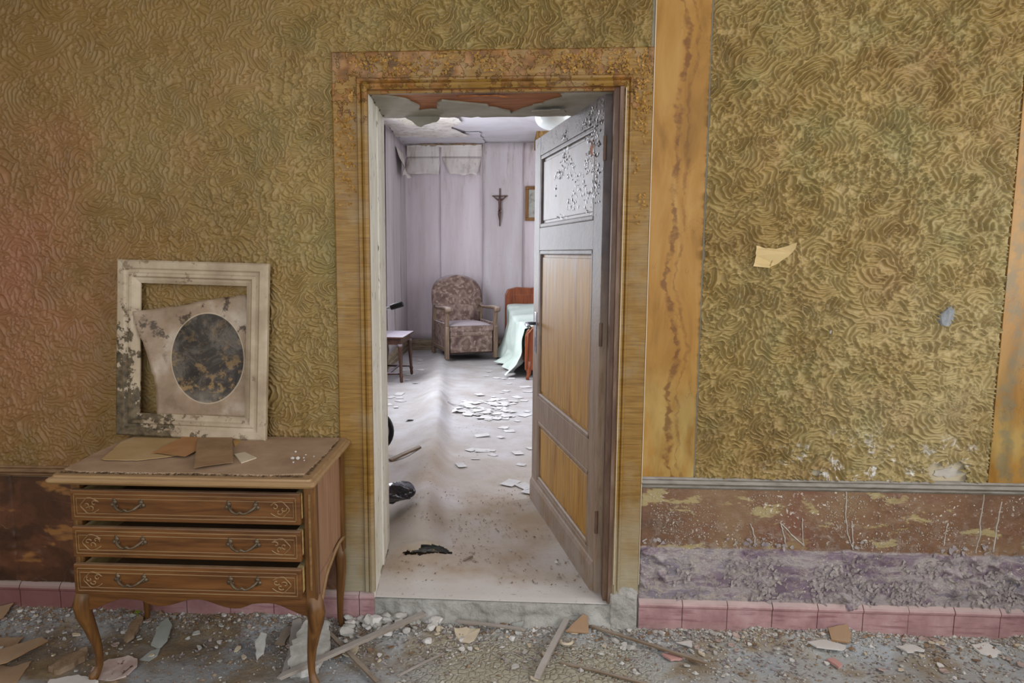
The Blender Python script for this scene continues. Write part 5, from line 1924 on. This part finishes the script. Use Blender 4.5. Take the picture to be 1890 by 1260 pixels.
# black bag just inside the doorway
me = ico_lump('plastic_bag', .10, 17, .75, .55, 4)
bg = link('plastic_bag', me, MS['bag'], None, (-.575, .79, lz(-.5, .80) - .004))
bg.scale = (1.05, 1.2, .75)
for v in me.vertices:
    p = v.co
    v.co += Vector((p.x, p.y, 0)).normalized() * .012 * math.sin(p.x * 90 + p.z * 60) if p.length > 0 else Vector()
me.polygons.foreach_set('use_smooth', [True] * len(me.polygons))
setp(bg, 'crumpled black plastic bag just inside the left of the doorway', 'bag')
o = lath(-.745, 1.735, -.575, 1.905, .035, .014, 'lath_b', 'short brown stick on the linoleum beside the wheel', lz(-.745, 1.735), lz(-.575, 1.905), nm='wooden_stick')
o = lath(-.185, .30, -.150, .36, .010, .006, 'lath_b', 'tiny brown wood bit on the linoleum right of the torn hole', lz(-.185, .30), lz(-.15, .36), nm='wood_bit')

# bed, local: x across, y from foot (0) to head
bd = empty('bed', (.185, 4.92, lz(.3, 5.0)), 'mahogany bed with pale green bedding behind the open door', 'bed')
bd.rotation_euler = (0, 0, R(6.5))


def bp_(name, mb, mat, parent=bd, **k):
    return mb.build(name, MS[mat], parent, keep=True, **k)


fo = [(0, .10), (1.30, .10), (1.30, .50), (1.27, .56), (1.1, .60), (.65, .625), (.2, .60), (.07, .57), (.02, .53), (0, .47)]
fb = bp_('footboard', MB().prism(fo, 1, 0, .045), 'bed_wood', bevel=.012)
bp_('inset_panel', MB().box(.10, 1.2, -.010, .005, .18, .50), 'bed_wood', fb, bevel=.006)
bp_('footboard_moulding', MB().tube([(.02, -.004, .12), (.03, -.004, .50), (.09, -.004, .565), (.3, -.004, .59), (.65, -.004, .61)], .010, 8), 'bed_wood', fb, smooth=True)
ho = [(0, .10), (1.30, .10), (1.30, .80), (1.27, .87), (1.15, .90), (.95, .89), (.65, .93), (.35, .89), (.15, .90), (.03, .87), (0, .80)]
hb = bp_('headboard', MB().prism(ho, 1, 2.0, 2.05), 'bed_wood', bevel=.012)
bp_('inset_panel', MB().box(.10, 1.2, 1.992, 2.005, .30, .80), 'bed_wood', hb, bevel=.006)
for x in (.04, 1.26):
    for y in (.022, 2.025):
        bp_('leg', MB().tube([(x - .012, y - .01, 0), (x - .008, y - .008, .03), (x + .006, y, .07), (x, y, .12), (x, y, .2)], [.020, .017, .024, .034, .032], 10), 'bed_wood', smooth=True)
for x in (.03, 1.27):
    bp_('side_rail', MB().box(x - .015, x + .015, .04, 2.0, .17, .29), 'bed_wood', bevel=.004)
bp_('mattress', MB().box(.03, 1.27, .06, 1.99, .29, .50), 'sheet', bevel=.04)
# blanket draped over the left side down to the floor
us = np.linspace(0, 1, 60)
vs = np.linspace(0, 1, 60)


def drape(u, v):
    y = .12 + 1.80 * u
    fold = math.sin(u * 23 + 3 * vn(u * 4, v * 3, 1)) * .5 + (vn(u * 11, v * 7, 2) - .5) * 1.8
    edge = .04 * math.sin(u * 7) + .05 * (vn(u * 6, 3.1, 3) - .5)
    if v < .45:
        k = v / .45
        x = .75 - .74 * k
        z = .575 + .02 * fold + .11 * smoothstep(u, .35, .95) - .03 * k ** 4
    else:
        k = (v - .45) / .55
        lenk = 1.0
        x = .012 - .035 * math.sin(k * 1.57) - .085 * fold * k - .12 * smoothstep(k, .7, 1.0) * (1.0 - .4 * u)
        top = .545 + .02 * fold + .11 * smoothstep(u, .35, .95)
        z = top - (top - .012) * k ** .95
        z = max(.010 + .012 * (fold + 1), z)
    return (x + edge * (.3 if v > .45 else 0), y, z)


bp_('blanket', MB().grid(drape, us, vs), 'sheet', smooth=True, solid=.006)

# crucifix
cr = empty('crucifix', (-.125, YB - .03, 1.84), 'dark bronze crucifix hanging on the pale wallpaper above the armchair', 'crucifix')
MB().box(-.133, -.117, YB - .036, YB - .024, 1.84, 2.35).build('upright', MS['iron'], cr, bevel=.002)
MB().box(-.230, -.022, YB - .036, YB - .024, 2.238, 2.254).build('crossbar', MS['iron'], cr, bevel=.002)
me = bpy.data.meshes.new('figure')
y0 = YB - .045
sk = [(-.125, y0 - .004, 2.075), (-.126, y0 - .008, 2.12), (-.125, y0 - .012, 2.165), (-.125, y0 - .010, 2.195), (-.128, y0 - .016, 2.215), (-.131, y0 - .020, 2.236),
      (-.152, y0 - .010, 2.190), (-.182, y0 - .006, 2.215), (-.212, y0 - .002, 2.240), (-.098, y0 - .010, 2.190), (-.068, y0 - .006, 2.217), (-.038, y0 - .002, 2.242),
      (-.134, y0 - .010, 2.055), (-.138, y0 - .024, 1.990), (-.128, y0 - .010, 1.925), (-.124, y0 - .014, 1.895),
      (-.116, y0 - .010, 2.055), (-.122, y0 - .024, 1.988), (-.122, y0 - .010, 1.925), (-.122, y0 - .016, 1.890)]
ed = [(0, 1), (1, 2), (2, 3), (3, 4), (4, 5), (3, 6), (6, 7), (7, 8), (3, 9), (9, 10), (10, 11), (0, 12), (12, 13), (13, 14), (14, 15), (0, 16), (16, 17), (17, 18), (18, 19)]
me.from_pydata([Vector(p) - Vector(cr.location) for p in sk], ed, [])
fg = link('figure', me, MS['iron'], cr)
sm = fg.modifiers.new('skin', 'SKIN')
rad = [.020, .018, .024, .014, .009, .017, .012, .009, .007, .012, .009, .007, .016, .012, .008, .007, .016, .012, .008, .007]
for i, q in enumerate(rad):
    me.skin_vertices[0].data[i].radius = (q, q)
me.skin_vertices[0].data[0].use_root = True
fg.modifiers.new('sub', 'SUBSURF').render_levels = 2

# framed print on the far wall
fp = empty('wall_picture', (.42, YB - .022, 1.91), 'brown framed print on the far wall, half hidden by the door', 'picture')
for (x0, x1, z0, z1) in ((.22, .62, 1.91, 1.955), (.22, .62, 2.33, 2.375), (.22, .265, 1.955, 2.33), (.575, .62, 1.955, 2.33)):
    MB().box(x0, x1, YB - .050, YB - .022, z0, z1).build('frame_side', MS['gilt'], fp, bevel=.006)
MB().box(.26, .58, YB - .034, YB - .024, 1.95, 2.335).build('print', MS['print'], fp)

# ceiling globe
gl = empty('globe_lamp', (.315, 2.6, 2.37), 'white milk glass globe lamp hanging from the bedroom ceiling', 'lamp')
prof = [(.002, 2.345)] + [(.135 * math.sin(t), 2.432 - .088 * math.cos(t)) for t in np.linspace(.15, 2.7, 16)]
MB().lathe(prof, (.315, 2.6, 0), 28).build('glass_globe', MS['milk'], gl, smooth=True)
MB().lathe([(.06, 2.51), (.062, 2.53), (.03, 2.555), (.012, 2.57)], (.315, 2.6, 0), 18).build('lamp_cap', MS['chrome'], gl, smooth=True)
MB().tube([(.315, 2.6, 2.56), (.315, 2.6, 2.97)], .008, 8).build('lamp_rod', MS['chrome'], gl)

# loose papers ----------------------------------------------------------------
pm = []
for k in range(5):
    mb = MB()
    w, h_ = ((.07, .10), (.09, .06), (.06, .075), (.10, .075), (.05, .07))[k]
    pl = ragged([(-w / 2, -h_ / 2), (w / 2, -h_ / 2), (w / 2, h_ / 2), (-w / 2, h_ / 2)], .002, .03, k)
    mb.slab(pl, 0, .0012, curl=.0025)
    me = bpy.data.meshes.new('paper_sheet')
    me.from_pydata(mb.v, [], mb.f)
    me.materials.append(MS['sheet_paper'])
    pm.append(me)
rp = random.Random(12)


def paper(x, y, k, label, group, dz=0., rz=None, lift=0.0):
    o = bpy.data.objects.new('paper_sheet', rp.choice(pm))
    COL.objects.link(o)
    o.location = (x, y, lz(x, y) + .001 + dz)
    e = .03
    sx = (lz(x + e, y) - lz(x - e, y)) / (2 * e)
    sy = (lz(x, y + e) - lz(x, y - e)) / (2 * e)
    o.rotation_euler = (math.atan(sy) + lift, -math.atan(sx), rp.uniform(0, 6.28) if rz is None else rz)
    o.scale = (k, k, 1)
    setp(o, label, 'paper', group)


for i in range(58):
    x = rp.gauss(-.20, .13)
    y = rp.gauss(3.42, .28)
    paper(x, y, rp.uniform(.7, 1.2), 'white paper slip in the scattered pile mid-room on the linoleum', 'papers in the pile on the linoleum', .0012 * (i % 6))
for i in range(46):
    x = rp.uniform(-.25, .25)
    y = rp.uniform(1.6, 5.8)
    if x > .16 + .02 * (y - 1.2) or abs(x - float(crest_x(y))) < .16:
        continue
    paper(x, y, rp.uniform(.6, 1.1), 'loose white paper lying on the linoleum right of the ridge', 'papers strewn right of the linoleum ridge')
for i in range(18):
    y = rp.uniform(2.9, 6.3)
    x = float(crest_x(y)) - rp.uniform(.17, .5)
    paper(x, y, rp.uniform(.7, 1.2), 'loose pale paper on the linoleum left of the ridge', 'papers strewn left of the linoleum ridge')
paper(-.29, 1.67, .95, 'single cream card lying alone on the linoleum, middle foreground', None, .002, .4)
for (x, y, k, rz, lab) in ((.105, 1.36, 1.6, .6, 'largest curled paper leaf beside the bottom corner of the door'), (.02, 1.42, 1.2, -.5, 'pale paper leaf left of the curled one by the door'),
                           (.07, 2.06, 1.1, .3, 'square paper lying near the lock side of the door'), (.13, 1.28, 1.0, 1.2, 'small paper corner touching the foot of the door')):
    paper(x, y, k, lab, None, .002, rz)

# grit and flakes on the linoleum
def samp_l(r):
    while True:
        x, y = r.uniform(-.5, .33), r.uniform(.08, 4.5) if r.random() < .5 else r.uniform(.1, 1.2)
        if x < .36 - .19 * y and vn(x * 6, y * 6, 2) > .45:
            return (x, y, lz(x, y) + .001)


setp(flakes(420, samp_l, (1, 0, 0), (0, 1, 0), (0, 0, 1), .009, .5, 31).build('lino_grit', MS['lump_b'], None, org=(0, 0, 0)), 'brown grit and paint scales scattered over the linoleum', 'grit', kind='stuff')
for k, (x, y, s) in enumerate(((.22, .34, .5), (.02, .46, .35), (.12, .14, .3), (-.05, .95, .35), (.30, .22, .3), (-.28, .8, .25))):
    o = bpy.data.objects.new('plaster_crumb', cm[k % 6])
    COL.objects.link(o)
    o.location = (x, y, lz(x, y) - .001)
    o.scale = (s, s, s * .8)
    setp(o, 'small pale plaster crumb lying on the linoleum', 'plaster', 'crumbs on the linoleum')
for o in list(SC.objects):
    if o.type == 'MESH' and o.data.users == 1 and len(o.data.polygons) == 0 and not o.modifiers:
        print('EMPTY MESH', o.name)
